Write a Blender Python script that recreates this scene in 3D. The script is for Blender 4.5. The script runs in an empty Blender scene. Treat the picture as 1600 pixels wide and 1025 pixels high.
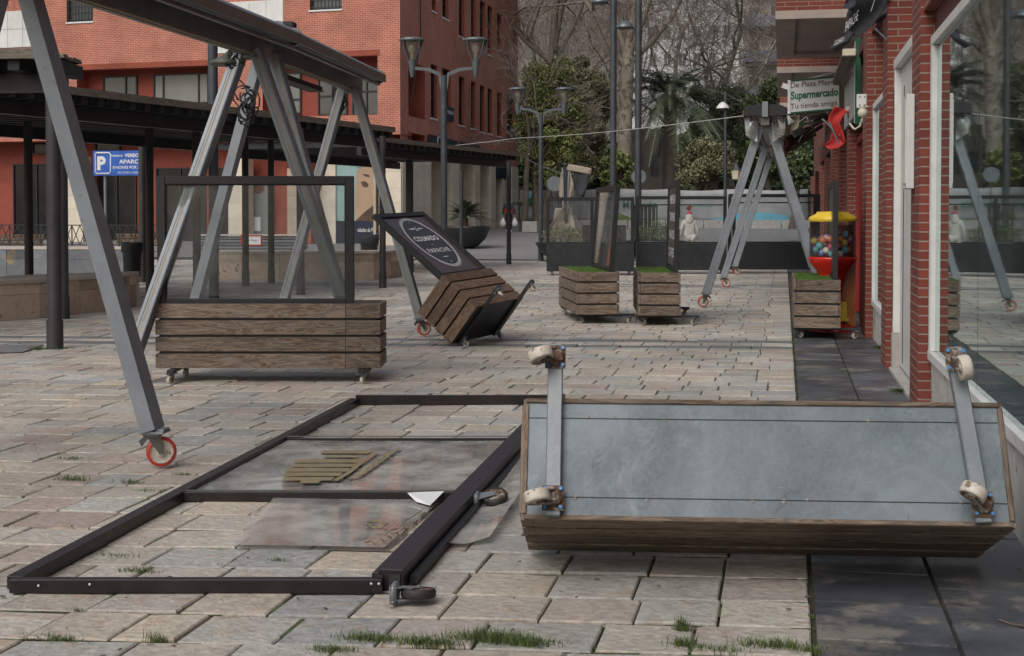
import bpy, bmesh, math, random
import numpy as np
from mathutils import Vector, Matrix, Euler
R=math.radians
# ---------- camera, sky, sun, exposure ----------
FPX=2100.0; CY=391.0; PSI=R(11.44); PIT=R(1.5); EYE=1.5
sc=bpy.context.scene
cd=bpy.data.cameras.new('camera'); cam=bpy.data.objects.new('camera',cd); sc.collection.objects.link(cam)
cam.location=(0,0,EYE); cam.rotation_euler=(math.pi/2-PIT,0,PSI)
cd.sensor_width=36; cd.lens=36*FPX/1600; cd.shift_y=-(512.5-CY)/1600; cd.clip_end=2000; cd.clip_start=.05
sc.camera=cam
W=bpy.data.worlds.new('World'); sc.world=W; W.use_nodes=True
nt=W.node_tree; nt.nodes.clear()
sky=nt.nodes.new('ShaderNodeTexSky'); sky.sky_type='NISHITA'; sky.sun_disc=False
SEL=R(46); SAZ=R(200)
sky.sun_elevation=SEL; sky.sun_rotation=SAZ; sky.air_density=1.6; sky.dust_density=5; sky.ozone_density=1
hs=nt.nodes.new('ShaderNodeHueSaturation'); hs.inputs['Saturation'].default_value=.62
bg=nt.nodes.new('ShaderNodeBackground'); bg.inputs[1].default_value=.115
wo=nt.nodes.new('ShaderNodeOutputWorld')
nt.links.new(sky.outputs[0],hs.inputs['Color']); nt.links.new(hs.outputs[0],bg.inputs[0]); nt.links.new(bg.outputs[0],wo.inputs[0])
sl=bpy.data.lights.new('sun','SUN'); sl.energy=1.45; sl.angle=R(48); sl.color=(1,.985,.965)
so=bpy.data.objects.new('sun',sl); sc.collection.objects.link(so)
sd=Vector((math.sin(SAZ)*math.cos(SEL),math.cos(SAZ)*math.cos(SEL),math.sin(SEL)))
so.rotation_euler=sd.to_track_quat('Z','Y').to_euler()
sc.view_settings.view_transform='Standard'; sc.view_settings.look='None'; sc.view_settings.gamma=1
sc.view_settings.exposure=-.06
sc.cycles.max_bounces=8; sc.cycles.transparent_max_bounces=24
# ---------- pixel rays (photo px 1600x1025 -> world) ----------
_M=cam.rotation_euler.to_matrix()
def ray(x,y): return _M@Vector(((x-800)/FPX,(CY-y)/FPX,-1))
O0=Vector((0,0,EYE))
def atZ(x,y,z=0.): d=ray(x,y); return O0+d*((z-EYE)/d.z)
def atX(x,y,X): d=ray(x,y); return O0+d*(X/d.x)
def atY(x,y,Y): d=ray(x,y); return O0+d*(Y/d.y)
def gz(Y): return 0. if Y<50 else (min(.8,.04*(Y-50)))
def onG(x,Y):      # ground point under image column x at depth Y
    q=atY(x,336,Y); return Vector((q.x,q.y,gz(Y)))
FW=Vector((-math.sin(PSI),math.cos(PSI),0)); RT=Vector((math.cos(PSI),math.sin(PSI),0)); UP=Vector((0,0,1))
RD=(RT*.99735-FW*.0727).normalized()      # direction of the paving rows
RYAW=math.atan2(RD.y,RD.x)
rng=random.Random(7)
# ---------- materials ----------
MT={}
def new(name):
    m=bpy.data.materials.new(name); m.use_nodes=True; n=m.node_tree; b=n.nodes['Principled BSDF']; MT[name]=m; return m,n,b
def nd(n,t,**k):
    x=n.nodes.new(t)
    for a,v in k.items(): setattr(x,a,v)
    return x
def pm(name,c1,c2=None,scale=6,rough=.6,metal=0,bump=.15,bscale=40,rnd=0.,stretch=None,rvar=.12,spots=None,spec=.5,detail=6,bdist=.01):
    m,n,b=new(name); L=n.links.new
    tc=nd(n,'ShaderNodeTexCoord'); mp=nd(n,'ShaderNodeMapping')
    if stretch: L(nd_uv(n).outputs[0],mp.inputs[0]); mp.inputs['Scale'].default_value=stretch
    else: L(tc.outputs['Object'],mp.inputs[0])
    no=nd(n,'ShaderNodeTexNoise'); no.inputs['Scale'].default_value=scale; no.inputs['Detail'].default_value=detail; no.inputs['Roughness'].default_value=.65
    L(mp.outputs[0],no.inputs['Vector'])
    rp=nd(n,'ShaderNodeValToRGB'); rp.color_ramp.elements[0].position=.32; rp.color_ramp.elements[1].position=.68
    c2=c2 or tuple(min(1,v*1.35) for v in c1)
    rp.color_ramp.elements[0].color=(*c1,1); rp.color_ramp.elements[1].color=(*c2,1)
    L(no.outputs['Fac'],rp.inputs[0]); col=rp.outputs[0]
    if spots:
        s=nd(n,'ShaderNodeTexNoise'); s.inputs['Scale'].default_value=spots[1]; s.inputs['Detail'].default_value=8; s.inputs['Roughness'].default_value=.7; L(mp.outputs[0],s.inputs['Vector'])
        r2=nd(n,'ShaderNodeValToRGB'); r2.color_ramp.elements[0].position=spots[2]; r2.color_ramp.elements[1].position=spots[2]+.07; L(s.outputs['Fac'],r2.inputs[0])
        mx=nd(n,'ShaderNodeMixRGB'); L(r2.outputs[0],mx.inputs[0]); L(col,mx.inputs[1]); mx.inputs[2].default_value=(*spots[0],1); col=mx.outputs[0]
    if rnd:
        at=nd(n,'ShaderNodeAttribute'); at.attribute_name='rnd'
        mr=nd(n,'ShaderNodeMapRange'); mr.inputs[3].default_value=1-rnd; mr.inputs[4].default_value=1+rnd; L(at.outputs['Fac'],mr.inputs[0])
        h=nd(n,'ShaderNodeHueSaturation'); L(mr.outputs[0],h.inputs['Value']); L(col,h.inputs['Color']); col=h.outputs[0]
    L(col,b.inputs['Base Color'])
    rr=nd(n,'ShaderNodeMapRange'); rr.inputs[3].default_value=max(.02,rough-rvar); rr.inputs[4].default_value=min(1,rough+rvar); L(no.outputs['Fac'],rr.inputs[0]); L(rr.outputs[0],b.inputs['Roughness'])
    b.inputs['Metallic'].default_value=metal; b.inputs['Specular IOR Level'].default_value=spec
    if bump:
        bn=nd(n,'ShaderNodeTexNoise'); bn.inputs['Scale'].default_value=bscale; bn.inputs['Detail'].default_value=5; L(mp.outputs[0],bn.inputs['Vector'])
        bp=nd(n,'ShaderNodeBump'); bp.inputs['Strength'].default_value=bump; bp.inputs['Distance'].default_value=bdist; L(bn.outputs['Fac'],bp.inputs['Height']); L(bp.outputs[0],b.inputs['Normal'])
    return m
def nd_uv(n): return nd(n,'ShaderNodeUVMap',uv_map='uv')
def wood(name,c1,c2,c3,rough=.75,rnd=.25,weather=(.27,.25,.23)):
    m,n,b=new(name); L=n.links.new; u=nd_uv(n)
    def noise(sx,sy,sc_,det=8,dis=0):
        mp=nd(n,'ShaderNodeMapping'); mp.inputs['Scale'].default_value=(sx,sy,1); L(u.outputs[0],mp.inputs[0])
        no=nd(n,'ShaderNodeTexNoise'); no.inputs['Scale'].default_value=sc_; no.inputs['Detail'].default_value=det; no.inputs['Roughness'].default_value=.6; no.inputs['Distortion'].default_value=dis
        L(mp.outputs[0],no.inputs['Vector']); return no.outputs['Fac']
    big=noise(1.2,9,1.6,4,1.6)
    wv=nd(n,'ShaderNodeMath',operation='MULTIPLY'); wv.inputs[1].default_value=34; L(big,wv.inputs[0])
    sn=nd(n,'ShaderNodeMath',operation='SINE'); L(wv.outputs[0],sn.inputs[0])
    s2=nd(n,'ShaderNodeMapRange'); s2.inputs[1].default_value=-1; L(sn.outputs[0],s2.inputs[0])
    fine=noise(2,70,3,6,.3)
    mx=nd(n,'ShaderNodeMath',operation='MULTIPLY_ADD'); L(s2.outputs[0],mx.inputs[0]); mx.inputs[1].default_value=.35; 
    f2=nd(n,'ShaderNodeMath',operation='MULTIPLY'); L(fine,f2.inputs[0]); f2.inputs[1].default_value=.75; L(f2.outputs[0],mx.inputs[2])
    rp=nd(n,'ShaderNodeValToRGB'); e=rp.color_ramp.elements; e[0].position=.25; e[0].color=(*c1,1); e[1].position=.8; e[1].color=(*c3,1)
    k=e.new(.5); k.color=(*c2,1); L(mx.outputs[0],rp.inputs[0])
    # knots
    vm=nd(n,'ShaderNodeMapping'); vm.inputs['Scale'].default_value=(1,2.6,1); L(u.outputs[0],vm.inputs[0])
    vo=nd(n,'ShaderNodeTexVoronoi'); vo.inputs['Scale'].default_value=2.6; L(vm.outputs[0],vo.inputs['Vector'])
    kr=nd(n,'ShaderNodeValToRGB'); kr.color_ramp.elements[0].position=.03; kr.color_ramp.elements[0].color=(1,1,1,1); kr.color_ramp.elements[1].position=.14; kr.color_ramp.elements[1].color=(0,0,0,1); L(vo.outputs['Distance'],kr.inputs[0])
    km=nd(n,'ShaderNodeMixRGB'); L(kr.outputs[0],km.inputs[0]); L(rp.outputs[0],km.inputs[1]); km.inputs[2].default_value=(*[v*.45 for v in c1],1)
    # grey weathering
    wn=noise(1.5,5,2.2,5,.5); wr=nd(n,'ShaderNodeValToRGB'); wr.color_ramp.elements[0].position=.42; wr.color_ramp.elements[1].position=.72; L(wn,wr.inputs[0])
    wf=nd(n,'ShaderNodeMath',operation='MULTIPLY'); wf.inputs[1].default_value=.38; L(wr.outputs[0],wf.inputs[0])
    wm=nd(n,'ShaderNodeMixRGB'); L(wf.outputs[0],wm.inputs[0]); L(km.outputs[0],wm.inputs[1]); wm.inputs[2].default_value=(*weather,1)
    at=nd(n,'ShaderNodeAttribute'); at.attribute_name='rnd'
    mr=nd(n,'ShaderNodeMapRange'); mr.inputs[3].default_value=1-rnd; mr.inputs[4].default_value=1+rnd; L(at.outputs['Fac'],mr.inputs[0])
    h=nd(n,'ShaderNodeHueSaturation'); L(mr.outputs[0],h.inputs['Value']); L(wm.outputs[0],h.inputs['Color']); L(h.outputs[0],b.inputs['Base Color'])
    b.inputs['Roughness'].default_value=rough
    bp=nd(n,'ShaderNodeBump'); bp.inputs['Strength'].default_value=.35; bp.inputs['Distance'].default_value=.004; L(mx.outputs[0],bp.inputs['Height']); L(bp.outputs[0],b.inputs['Normal'])
def brick(name,c1,c2,mortar,bw,rh,ms,rough=.8,big=(.75,1.15),blotch=None):
    m,n,b=new(name); L=n.links.new; u=nd_uv(n)
    bt=nd(n,'ShaderNodeTexBrick'); bt.inputs['Scale'].default_value=1; bt.inputs['Brick Width'].default_value=bw; bt.inputs['Row Height'].default_value=rh
    bt.inputs['Mortar Size'].default_value=ms; bt.inputs['Mortar Smooth'].default_value=.25; bt.inputs['Color1'].default_value=(*c1,1); bt.inputs['Color2'].default_value=(*c2,1); bt.inputs['Mortar'].default_value=(*mortar,1)
    bt.inputs['Bias'].default_value=-.1
    # slight wobble so that courses are not ruler straight
    nw=nd(n,'ShaderNodeTexNoise'); nw.inputs['Scale'].default_value=3; L(u.outputs[0],nw.inputs['Vector'])
    vs=nd(n,'ShaderNodeVectorMath',operation='SCALE'); vs.inputs['Scale'].default_value=rh*.12; L(nw.outputs['Color'],vs.inputs[0])
    va=nd(n,'ShaderNodeVectorMath',operation='ADD'); L(u.outputs[0],va.inputs[0]); L(vs.outputs[0],va.inputs[1]); L(va.outputs[0],bt.inputs['Vector'])
    nn=nd(n,'ShaderNodeTexNoise'); nn.inputs['Scale'].default_value=.7; nn.inputs['Detail'].default_value=7; nn.inputs['Roughness'].default_value=.6; L(u.outputs[0],nn.inputs['Vector'])
    mr=nd(n,'ShaderNodeMapRange'); mr.inputs[1].default_value=.3; mr.inputs[2].default_value=.7; mr.inputs[3].default_value=big[0]; mr.inputs[4].default_value=big[1]; L(nn.outputs['Fac'],mr.inputs[0])
    f=nd(n,'ShaderNodeTexNoise'); f.inputs['Scale'].default_value=45; f.inputs['Detail'].default_value=4; L(u.outputs[0],f.inputs['Vector'])
    m2=nd(n,'ShaderNodeMapRange'); m2.inputs[3].default_value=.82; m2.inputs[4].default_value=1.18; L(f.outputs['Fac'],m2.inputs[0])
    mu=nd(n,'ShaderNodeMath',operation='MULTIPLY'); L(mr.outputs[0],mu.inputs[0]); L(m2.outputs[0],mu.inputs[1])
    h=nd(n,'ShaderNodeHueSaturation'); L(mu.outputs[0],h.inputs['Value']); L(bt.outputs['Color'],h.inputs['Color']); L(h.outputs[0],b.inputs['Base Color'])
    b.inputs['Roughness'].default_value=rough
    bp=nd(n,'ShaderNodeBump'); bp.invert=True; bp.inputs['Strength'].default_value=.6; bp.inputs['Distance'].default_value=.006; L(bt.outputs['Fac'],bp.inputs['Height']); L(bp.outputs[0],b.inputs['Normal'])
def glass(name,tint=(.9,.93,.93),rough=.02,refl=(.9,.9,.9),base=.06,power=1.5,dirt_haze=.04,wav=0):
    m=bpy.data.materials.new(name); m.use_nodes=True; n=m.node_tree; n.nodes.clear(); MT[name]=m; L=n.links.new
    o=nd(n,'ShaderNodeOutputMaterial'); t=nd(n,'ShaderNodeBsdfTransparent'); t.inputs[0].default_value=(*tint,1)
    g=nd(n,'ShaderNodeBsdfGlossy'); g.inputs['Color'].default_value=(*refl,1); g.inputs['Roughness'].default_value=rough
    lw=nd(n,'ShaderNodeFresnel'); lw.inputs['IOR'].default_value=1.5
    mp=nd(n,'ShaderNodeMapRange'); mp.inputs[3].default_value=base; mp.inputs[4].default_value=base+power; mp.clamp=True; L(lw.outputs[0],mp.inputs[0])
    mx=nd(n,'ShaderNodeMixShader'); L(mp.outputs[0],mx.inputs[0]); L(t.outputs[0],mx.inputs[1]); L(g.outputs[0],mx.inputs[2])
    tc=nd(n,'ShaderNodeTexCoord'); no=nd(n,'ShaderNodeTexNoise'); no.inputs['Scale'].default_value=2.5; no.inputs['Detail'].default_value=8; no.inputs['Roughness'].default_value=.7; L(tc.outputs['Object'],no.inputs['Vector'])
    dr=nd(n,'ShaderNodeMapRange'); dr.inputs[1].default_value=.4; dr.inputs[2].default_value=.8; dr.inputs[3].default_value=dirt_haze*.4; dr.inputs[4].default_value=dirt_haze*2; L(no.outputs['Fac'],dr.inputs[0])
    df=nd(n,'ShaderNodeBsdfDiffuse'); df.inputs[0].default_value=(.5,.5,.48,1)
    m2=nd(n,'ShaderNodeMixShader'); L(dr.outputs[0],m2.inputs[0]); L(mx.outputs[0],m2.inputs[1]); L(df.outputs[0],m2.inputs[2]); L(m2.outputs[0],o.inputs[0])
    if wav:
        w=nd(n,'ShaderNodeTexNoise'); w.inputs['Scale'].default_value=3; w.inputs['Detail'].default_value=2; L(tc.outputs['Object'],w.inputs['Vector'])
        bp=nd(n,'ShaderNodeBump'); bp.inputs['Strength'].default_value=wav; bp.inputs['Distance'].default_value=.05; L(w.outputs['Fac'],bp.inputs['Height']); L(bp.outputs[0],g.inputs['Normal'])
def paver():
    m,n,b=new('paver'); L=n.links.new
    at=nd(n,'ShaderNodeAttribute'); at.attribute_name='rnd'; tc=nd(n,'ShaderNodeTexCoord')
    rp=nd(n,'ShaderNodeValToRGB'); e=rp.color_ramp.elements; rp.color_ramp.interpolation='LINEAR'
    cols=[(.39,.355,.31),(.53,.505,.455),(.48,.405,.36),(.41,.41,.40),(.58,.55,.495),(.40,.335,.30),(.52,.49,.44),(.36,.37,.37),(.55,.49,.405),(.47,.42,.37)]
    e[0].color=(*cols[0],1); e[1].color=(*cols[-1],1)
    for i in range(1,len(cols)-1): k=e.new(i/(len(cols)-1)); k.color=(*cols[i],1)
    L(at.outputs['Fac'],rp.inputs[0])
    # per-stone offset of the veins
    of=nd(n,'ShaderNodeVectorMath',operation='SCALE'); of.inputs['Scale'].default_value=60; L(at.outputs['Color'],of.inputs[0])
    ad=nd(n,'ShaderNodeVectorMath',operation='ADD'); L(tc.outputs['Object'],ad.inputs[0]); L(of.outputs[0],ad.inputs[1])
    st=nd(n,'ShaderNodeMapping'); st.inputs['Scale'].default_value=(1,1.35,1); st.inputs['Rotation'].default_value=(0,0,.7); L(ad.outputs[0],st.inputs[0])
    v=nd(n,'ShaderNodeTexNoise'); v.inputs['Scale'].default_value=5; v.inputs['Detail'].default_value=8; v.inputs['Roughness'].default_value=.62; v.inputs['Distortion'].default_value=1.2; L(st.outputs[0],v.inputs['Vector'])
    vr=nd(n,'ShaderNodeValToRGB'); vr.color_ramp.elements[0].position=.54; vr.color_ramp.elements[1].position=.72; L(v.outputs['Fac'],vr.inputs[0])
    vf=nd(n,'ShaderNodeMath',operation='MULTIPLY'); vf.inputs[1].default_value=.62; L(vr.outputs[0],vf.inputs[0])
    m1=nd(n,'ShaderNodeMixRGB'); L(vf.outputs[0],m1.inputs[0]); L(rp.outputs[0],m1.inputs[1]); m1.inputs[2].default_value=(.40,.27,.17,1)
    # grain
    g=nd(n,'ShaderNodeTexNoise'); g.inputs['Scale'].default_value=26; g.inputs['Detail'].default_value=8; g.inputs['Roughness'].default_value=.7; L(st.outputs[0],g.inputs['Vector'])
    gr=nd(n,'ShaderNodeMapRange'); gr.inputs[1].default_value=.3; gr.inputs[2].default_value=.7; gr.inputs[3].default_value=.60; gr.inputs[4].default_value=1.26; L(g.outputs['Fac'],gr.inputs[0])
    # wide dirt patches over many stones
    d=nd(n,'ShaderNodeTexNoise'); d.inputs['Scale'].default_value=.55; d.inputs['Detail'].default_value=6; d.inputs['Roughness'].default_value=.65; L(tc.outputs['Object'],d.inputs['Vector'])
    dm=nd(n,'ShaderNodeMapRange'); dm.inputs[1].default_value=.3; dm.inputs[2].default_value=.7; dm.inputs[3].default_value=.66; dm.inputs[4].default_value=1.14; L(d.outputs['Fac'],dm.inputs[0])
    mu=nd(n,'ShaderNodeMath',operation='MULTIPLY'); L(gr.outputs[0],mu.inputs[0]); L(dm.outputs[0],mu.inputs[1])
    h=nd(n,'ShaderNodeHueSaturation'); L(m1.outputs[0],h.inputs['Color']); L(mu.outputs[0],h.inputs['Value'])
    # dark gum spots
    sp=nd(n,'ShaderNodeTexVoronoi'); sp.inputs['Scale'].default_value=3.3; L(tc.outputs['Object'],sp.inputs['Vector'])
    sr=nd(n,'ShaderNodeValToRGB'); sr.color_ramp.elements[0].position=.045; sr.color_ramp.elements[0].color=(1,1,1,1); sr.color_ramp.elements[1].position=.06; sr.color_ramp.elements[1].color=(0,0,0,1); L(sp.outputs['Distance'],sr.inputs[0])
    sf=nd(n,'ShaderNodeMath',operation='MULTIPLY'); sf.inputs[1].default_value=.65; L(sr.outputs[0],sf.inputs[0])
    m3=nd(n,'ShaderNodeMixRGB'); L(sf.outputs[0],m3.inputs[0]); L(h.outputs[0],m3.inputs[1]); m3.inputs[2].default_value=(.1,.09,.08,1)
    L(m3.outputs[0],b.inputs['Base Color'])
    rr=nd(n,'ShaderNodeMapRange'); rr.inputs[3].default_value=.45; rr.inputs[4].default_value=.85; L(g.outputs['Fac'],rr.inputs[0]); L(rr.outputs[0],b.inputs['Roughness'])
    ha=nd(n,'ShaderNodeMath',operation='ADD'); L(v.outputs['Fac'],ha.inputs[0]); L(g.outputs['Fac'],ha.inputs[1])
    bp=nd(n,'ShaderNodeBump'); bp.inputs['Strength'].default_value=.9; bp.inputs['Distance'].default_value=.014; L(ha.outputs[0],bp.inputs['Height']); L(bp.outputs[0],b.inputs['Normal'])
paver()
pm('granite',(.030,.035,.045),(.10,.106,.118),scale=2.2,rough=.42,bump=.3,bscale=90,rnd=.28,spots=((.17,.16,.145),1.6,.53),rvar=.22,detail=10)
pm('band',(.12,.125,.13),(.18,.185,.19),scale=5,rough=.6,rnd=.15)
pm('soil',(.03,.027,.02),(.04,.05,.02),scale=2.2,rough=.95,bump=.6,bscale=60)
pm('asphalt',(.17,.17,.172),(.23,.23,.23),scale=2,rough=.8,rnd=.08)
pm('soffit',(.32,.27,.24),(.42,.36,.32),scale=3,rough=.85)
pm('red_door',(.20,.012,.012),(.27,.02,.02),scale=4,rough=.4)
pm('far_dim',(.15,.13,.115),(.21,.19,.17),scale=.3,rough=.8,bump=0)
pm('far_pale',(.50,.51,.53),(.62,.63,.65),scale=.3,rough=.8,bump=0)
pm('concrete',(.30,.29,.28),(.42,.40,.38),scale=4,rough=.8,rnd=.08,spots=((.15,.14,.13),3,.62))
pm('plaster',(.42,.41,.39),(.56,.55,.52),scale=5,rough=.85,bump=.5,bscale=80,spots=((.20,.19,.18),3.5,.56))
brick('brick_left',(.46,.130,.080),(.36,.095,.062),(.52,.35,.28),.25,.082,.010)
brick('brick_red',(.36,.07,.035),(.29,.055,.03),(.30,.13,.09),.25,.075,.009)
brick('brick_right',(.215,.046,.030),(.15,.030,.021),(.27,.215,.175),.36,.069,.0065,big=(.7,1.15))
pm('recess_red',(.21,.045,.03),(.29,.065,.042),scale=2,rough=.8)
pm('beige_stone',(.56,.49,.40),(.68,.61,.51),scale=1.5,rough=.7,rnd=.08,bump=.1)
pm('beige_shaded',(.36,.29,.22),(.47,.39,.31),scale=1.5,rough=.7)  # beige stone again, with the shade of the recesses put into its colour
pm('panel_white',(.58,.58,.57),(.70,.70,.69),scale=2,rough=.6,rnd=.05)
pm('cladding',(.35,.25,.19),(.50,.42,.33),scale=4,rough=.7,rnd=.3,spots=((.20,.13,.09),4,.6))
pm('cap_stone',(.40,.35,.31),(.52,.47,.43),scale=4,rough=.7,rnd=.1)
pm('slate_face',(.10,.11,.13),(.17,.18,.20),scale=3,rough=.6,rnd=.5,spots=((.30,.22,.12),2,.6))
wood('wood',(.045,.030,.021),(.118,.080,.056),(.215,.16,.118))
wood('wood_dark',(.045,.025,.015),(.10,.058,.035),(.17,.11,.07),weather=(.16,.13,.11))
wood('wood_roof',(.06,.048,.038),(.14,.115,.09),(.25,.21,.17),weather=(.2,.19,.17))
pm('black_metal',(.014,.016,.019),(.024,.027,.031),scale=5,rough=.42,bump=.05,bscale=90,rnd=.1)
pm('black_frame',(.007,.008,.010),(.014,.016,.018),scale=9,rough=.55,bump=.1,spots=((.12,.12,.12),9,.74))
pm('post_black',(.022,.024,.027),(.045,.046,.048),scale=3,rough=.55,bump=.1)
pm('purlin',(.012,.013,.016),(.03,.032,.038),scale=3,rough=.7)
pm('brown_frame',(.017,.014,.016),(.030,.023,.026),scale=5,rough=.38,metal=.35,bump=.06,bscale=150)
pm('alu',(.20,.22,.25),(.28,.305,.34),scale=3,rough=.48,metal=.5,bump=.05,bscale=60,rnd=.08,spots=((.22,.23,.24),6,.6))
pm('alu_dark',(.16,.155,.15),(.25,.245,.24),scale=3,rough=.4,metal=.8,bump=.08,spots=((.35,.35,.35),9,.66))
pm('seam_tan',(.28,.21,.12),(.36,.28,.17),scale=9,rough=.7)
def galv():
    m,n,b=new('galv'); L=n.links.new; tc=nd(n,'ShaderNodeTexCoord')
    def nz(sc_,det=6,st=(1,1,1),dis=0,ro=.6):
        mp=nd(n,'ShaderNodeMapping'); mp.inputs['Scale'].default_value=st; L(tc.outputs['Object'],mp.inputs[0]); x=nd(n,'ShaderNodeTexNoise'); x.inputs['Scale'].default_value=sc_; x.inputs['Detail'].default_value=det; x.inputs['Distortion'].default_value=dis; x.inputs['Roughness'].default_value=ro; L(mp.outputs[0],x.inputs['Vector']); return x.outputs['Fac']
    def ramp(f,a,c,lo=0.,hi=1.):
        r=nd(n,'ShaderNodeMapRange'); r.inputs[1].default_value=a; r.inputs[2].default_value=c; r.inputs[3].default_value=lo; r.inputs[4].default_value=hi; L(f,r.inputs[0]); return r.outputs[0]
    def mix(f,c1,c2):
        x=nd(n,'ShaderNodeMixRGB'); L(f,x.inputs[0])
        for k,c in ((1,c1),(2,c2)):
            if isinstance(c,tuple): x.inputs[k].default_value=(*c,1)
            else: L(c,x.inputs[k])
        return x.outputs[0]
    col=mix(ramp(nz(1.3,8,dis=.6),.32,.7),(.085,.107,.13),(.20,.235,.265))
    vo=nd(n,'ShaderNodeTexVoronoi'); vo.inputs['Scale'].default_value=70; L(tc.outputs['Object'],vo.inputs['Vector'])
    sp=ramp(vo.outputs['Color'],0,1,0,.22); col=mix(sp,col,(.26,.30,.34))
    col=mix(ramp(nz(3.2,10,(1,1,1),1.5,.72),.56,.72,0,.55),col,(.27,.30,.32))      # dried water marks
    col=mix(ramp(nz(2.6,9,(1,1,1),2.,.7),.60,.70,0,.6),col,(.055,.06,.065))        # grime
    col=mix(ramp(nz(6,3,(1,30,1),.2),.70,.74,0,.5),col,(.38,.42,.45))              # scratches
    col=mix(ramp(nz(5,3,(26,1.5,1),.3),.71,.75,0,.5),col,(.04,.04,.045))
    L(col,b.inputs['Base Color']); b.inputs['Metallic'].default_value=.35; L(ramp(nz(3,8),.3,.7,.38,.62),b.inputs['Roughness'])
    bp=nd(n,'ShaderNodeBump'); bp.inputs['Strength'].default_value=.35; bp.inputs['Distance'].default_value=.02; L(nz(2.2,3),bp.inputs['Height']); L(bp.outputs[0],b.inputs['Normal'])
galv()
pm('galv_beam',(.16,.18,.20),(.24,.26,.28),scale=5,rough=.5,metal=.45,bump=.15,spots=((.13,.10,.08),5,.62))
pm('weld',(.16,.14,.12),(.32,.32,.33),scale=30,rough=.6,metal=.4)
pm('rust',(.075,.04,.028),(.17,.10,.068),scale=26,rough=.75,metal=.3,bump=.4,spots=((.30,.30,.29),18,.50))
pm('rubber',(.012,.012,.012),(.03,.03,.03),scale=12,rough=.6)
pm('nylon',(.40,.36,.30),(.60,.56,.50),scale=9,rough=.5,spots=((.16,.11,.08),14,.54))
pm('red_tyre',(.42,.030,.018),(.55,.05,.03),scale=9,rough=.4)
pm('bolt_blue',(.03,.16,.42),(.06,.25,.55),scale=20,rough=.4)
pm('menu_brown',(.050,.032,.034),(.070,.048,.050),scale=3,rough=.35,bump=0)
pm('print_dark',(.018,.019,.024),(.03,.031,.038),scale=3,rough=.4,bump=0)
pm('print_white',(.62,.62,.64),(.74,.74,.76),scale=9,rough=.5,bump=0)
pm('print_gold',(.19,.155,.085),(.27,.225,.135),scale=9,rough=.5,bump=0)
pm('print_green',(.005,.12,.06),(.01,.16,.08),scale=9,rough=.5,bump=0)
pm('print_maroon',(.13,.012,.02),(.16,.02,.03),scale=9,rough=.5,bump=0)
pm('sign_blue',(.015,.09,.42),(.03,.12,.50),scale=3,rough=.4,bump=0)
pm('navy',(.008,.014,.035),(.014,.022,.05),scale=3,rough=.4,bump=0)
pm('sign_white',(.62,.64,.65),(.72,.74,.75),scale=3,rough=.4,bump=0)
pm('white_paint',(.56,.56,.55),(.68,.68,.67),scale=4,rough=.5,bump=.1,spots=((.26,.15,.09),9,.70))
pm('dark_window',(.008,.009,.011),(.016,.018,.02),scale=1,rough=.12,bump=0,spec=.8)
pm('interior_dark',(.02,.018,.016),(.05,.045,.04),scale=.8,rough=.8,bump=0)
pm('window_pane',(.05,.06,.065),(.10,.115,.12),scale=.6,rough=.08,bump=0,spec=.9)
pm('blind_pane',(.16,.18,.175),(.24,.26,.25),scale=.5,rough=.15,bump=0,spec=.7)
pm('turf',(.045,.095,.012),(.09,.17,.025),scale=30,rough=.9,bump=.8,bscale=150)
pm('moss',(.035,.06,.015),(.07,.10,.03),scale=40,rough=.95,rnd=.3,bump=.5)
pm('grass',(.045,.08,.02),(.12,.165,.05),scale=14,rough=.7,rnd=.4,bump=0)
pm('leaf_dark',(.042,.066,.028),(.11,.145,.058),scale=.6,rough=.6,rnd=.55,bump=0)
pm('leaf_olive',(.12,.125,.06),(.26,.255,.14),scale=.6,rough=.6,rnd=.5,bump=0)
pm('leaf_green',(.09,.12,.04),(.25,.28,.10),scale=.6,rough=.6,rnd=.5,bump=0)
pm('palm_leaf',(.07,.095,.055),(.18,.215,.14),scale=.8,rough=.5,rnd=.4,bump=0)
pm('bark_pale',(.19,.16,.13),(.36,.32,.265),scale=.9,rough=.85,bump=.3,bscale=8,spots=((.11,.09,.07),2.2,.52))
pm('bark_brown',(.075,.057,.045),(.14,.11,.09),scale=3,rough=.9,bump=.5,bscale=20)
pm('twig',(.12,.095,.082),(.21,.17,.15),scale=.8,rough=.9,bump=0,rnd=.3)
pm('lamp_grey',(.10,.12,.135),(.15,.17,.185),scale=4,rough=.4,metal=.3)
pm('lamp_post',(.045,.055,.065),(.07,.082,.095),scale=4,rough=.45,metal=.2)
pm('yellow',(.62,.42,.02),(.72,.52,.04),scale=4,rough=.3,bump=0)
pm('red_plastic',(.42,.012,.010),(.52,.02,.015),scale=4,rough=.25,bump=0)
pm('orange_panel',(.55,.17,.05),(.65,.24,.08),scale=4,rough=.3,bump=0)
pm('red_cloth',(.34,.016,.015),(.46,.03,.025),scale=8,rough=.8,bump=.3)
pm('black_cloth',(.022,.025,.032),(.045,.048,.056),scale=6,rough=.85,bump=.4,bscale=30)
pm('maroon',(.07,.018,.016),(.11,.03,.025),scale=6,rough=.7)
pm('beige_cloth',(.28,.23,.18),(.38,.32,.26),scale=6,rough=.85,bump=.3)
pm('green_panel',(.005,.07,.03),(.01,.10,.045),scale=4,rough=.4,bump=0)
pm('dark_green',(.06,.07,.055),(.11,.12,.10),scale=5,rough=.5)
pm('skin',(.42,.26,.19),(.50,.33,.25),scale=9,rough=.5,bump=0)
pm('white_cloth',(.50,.47,.43),(.60,.57,.52),scale=9,rough=.9,bump=.5,bscale=25)
pm('navy_cloth',(.03,.04,.06),(.05,.065,.09),scale=9,rough=.9)
pm('dark_cloth',(.015,.015,.018),(.03,.03,.034),scale=9,rough=.9)
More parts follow.
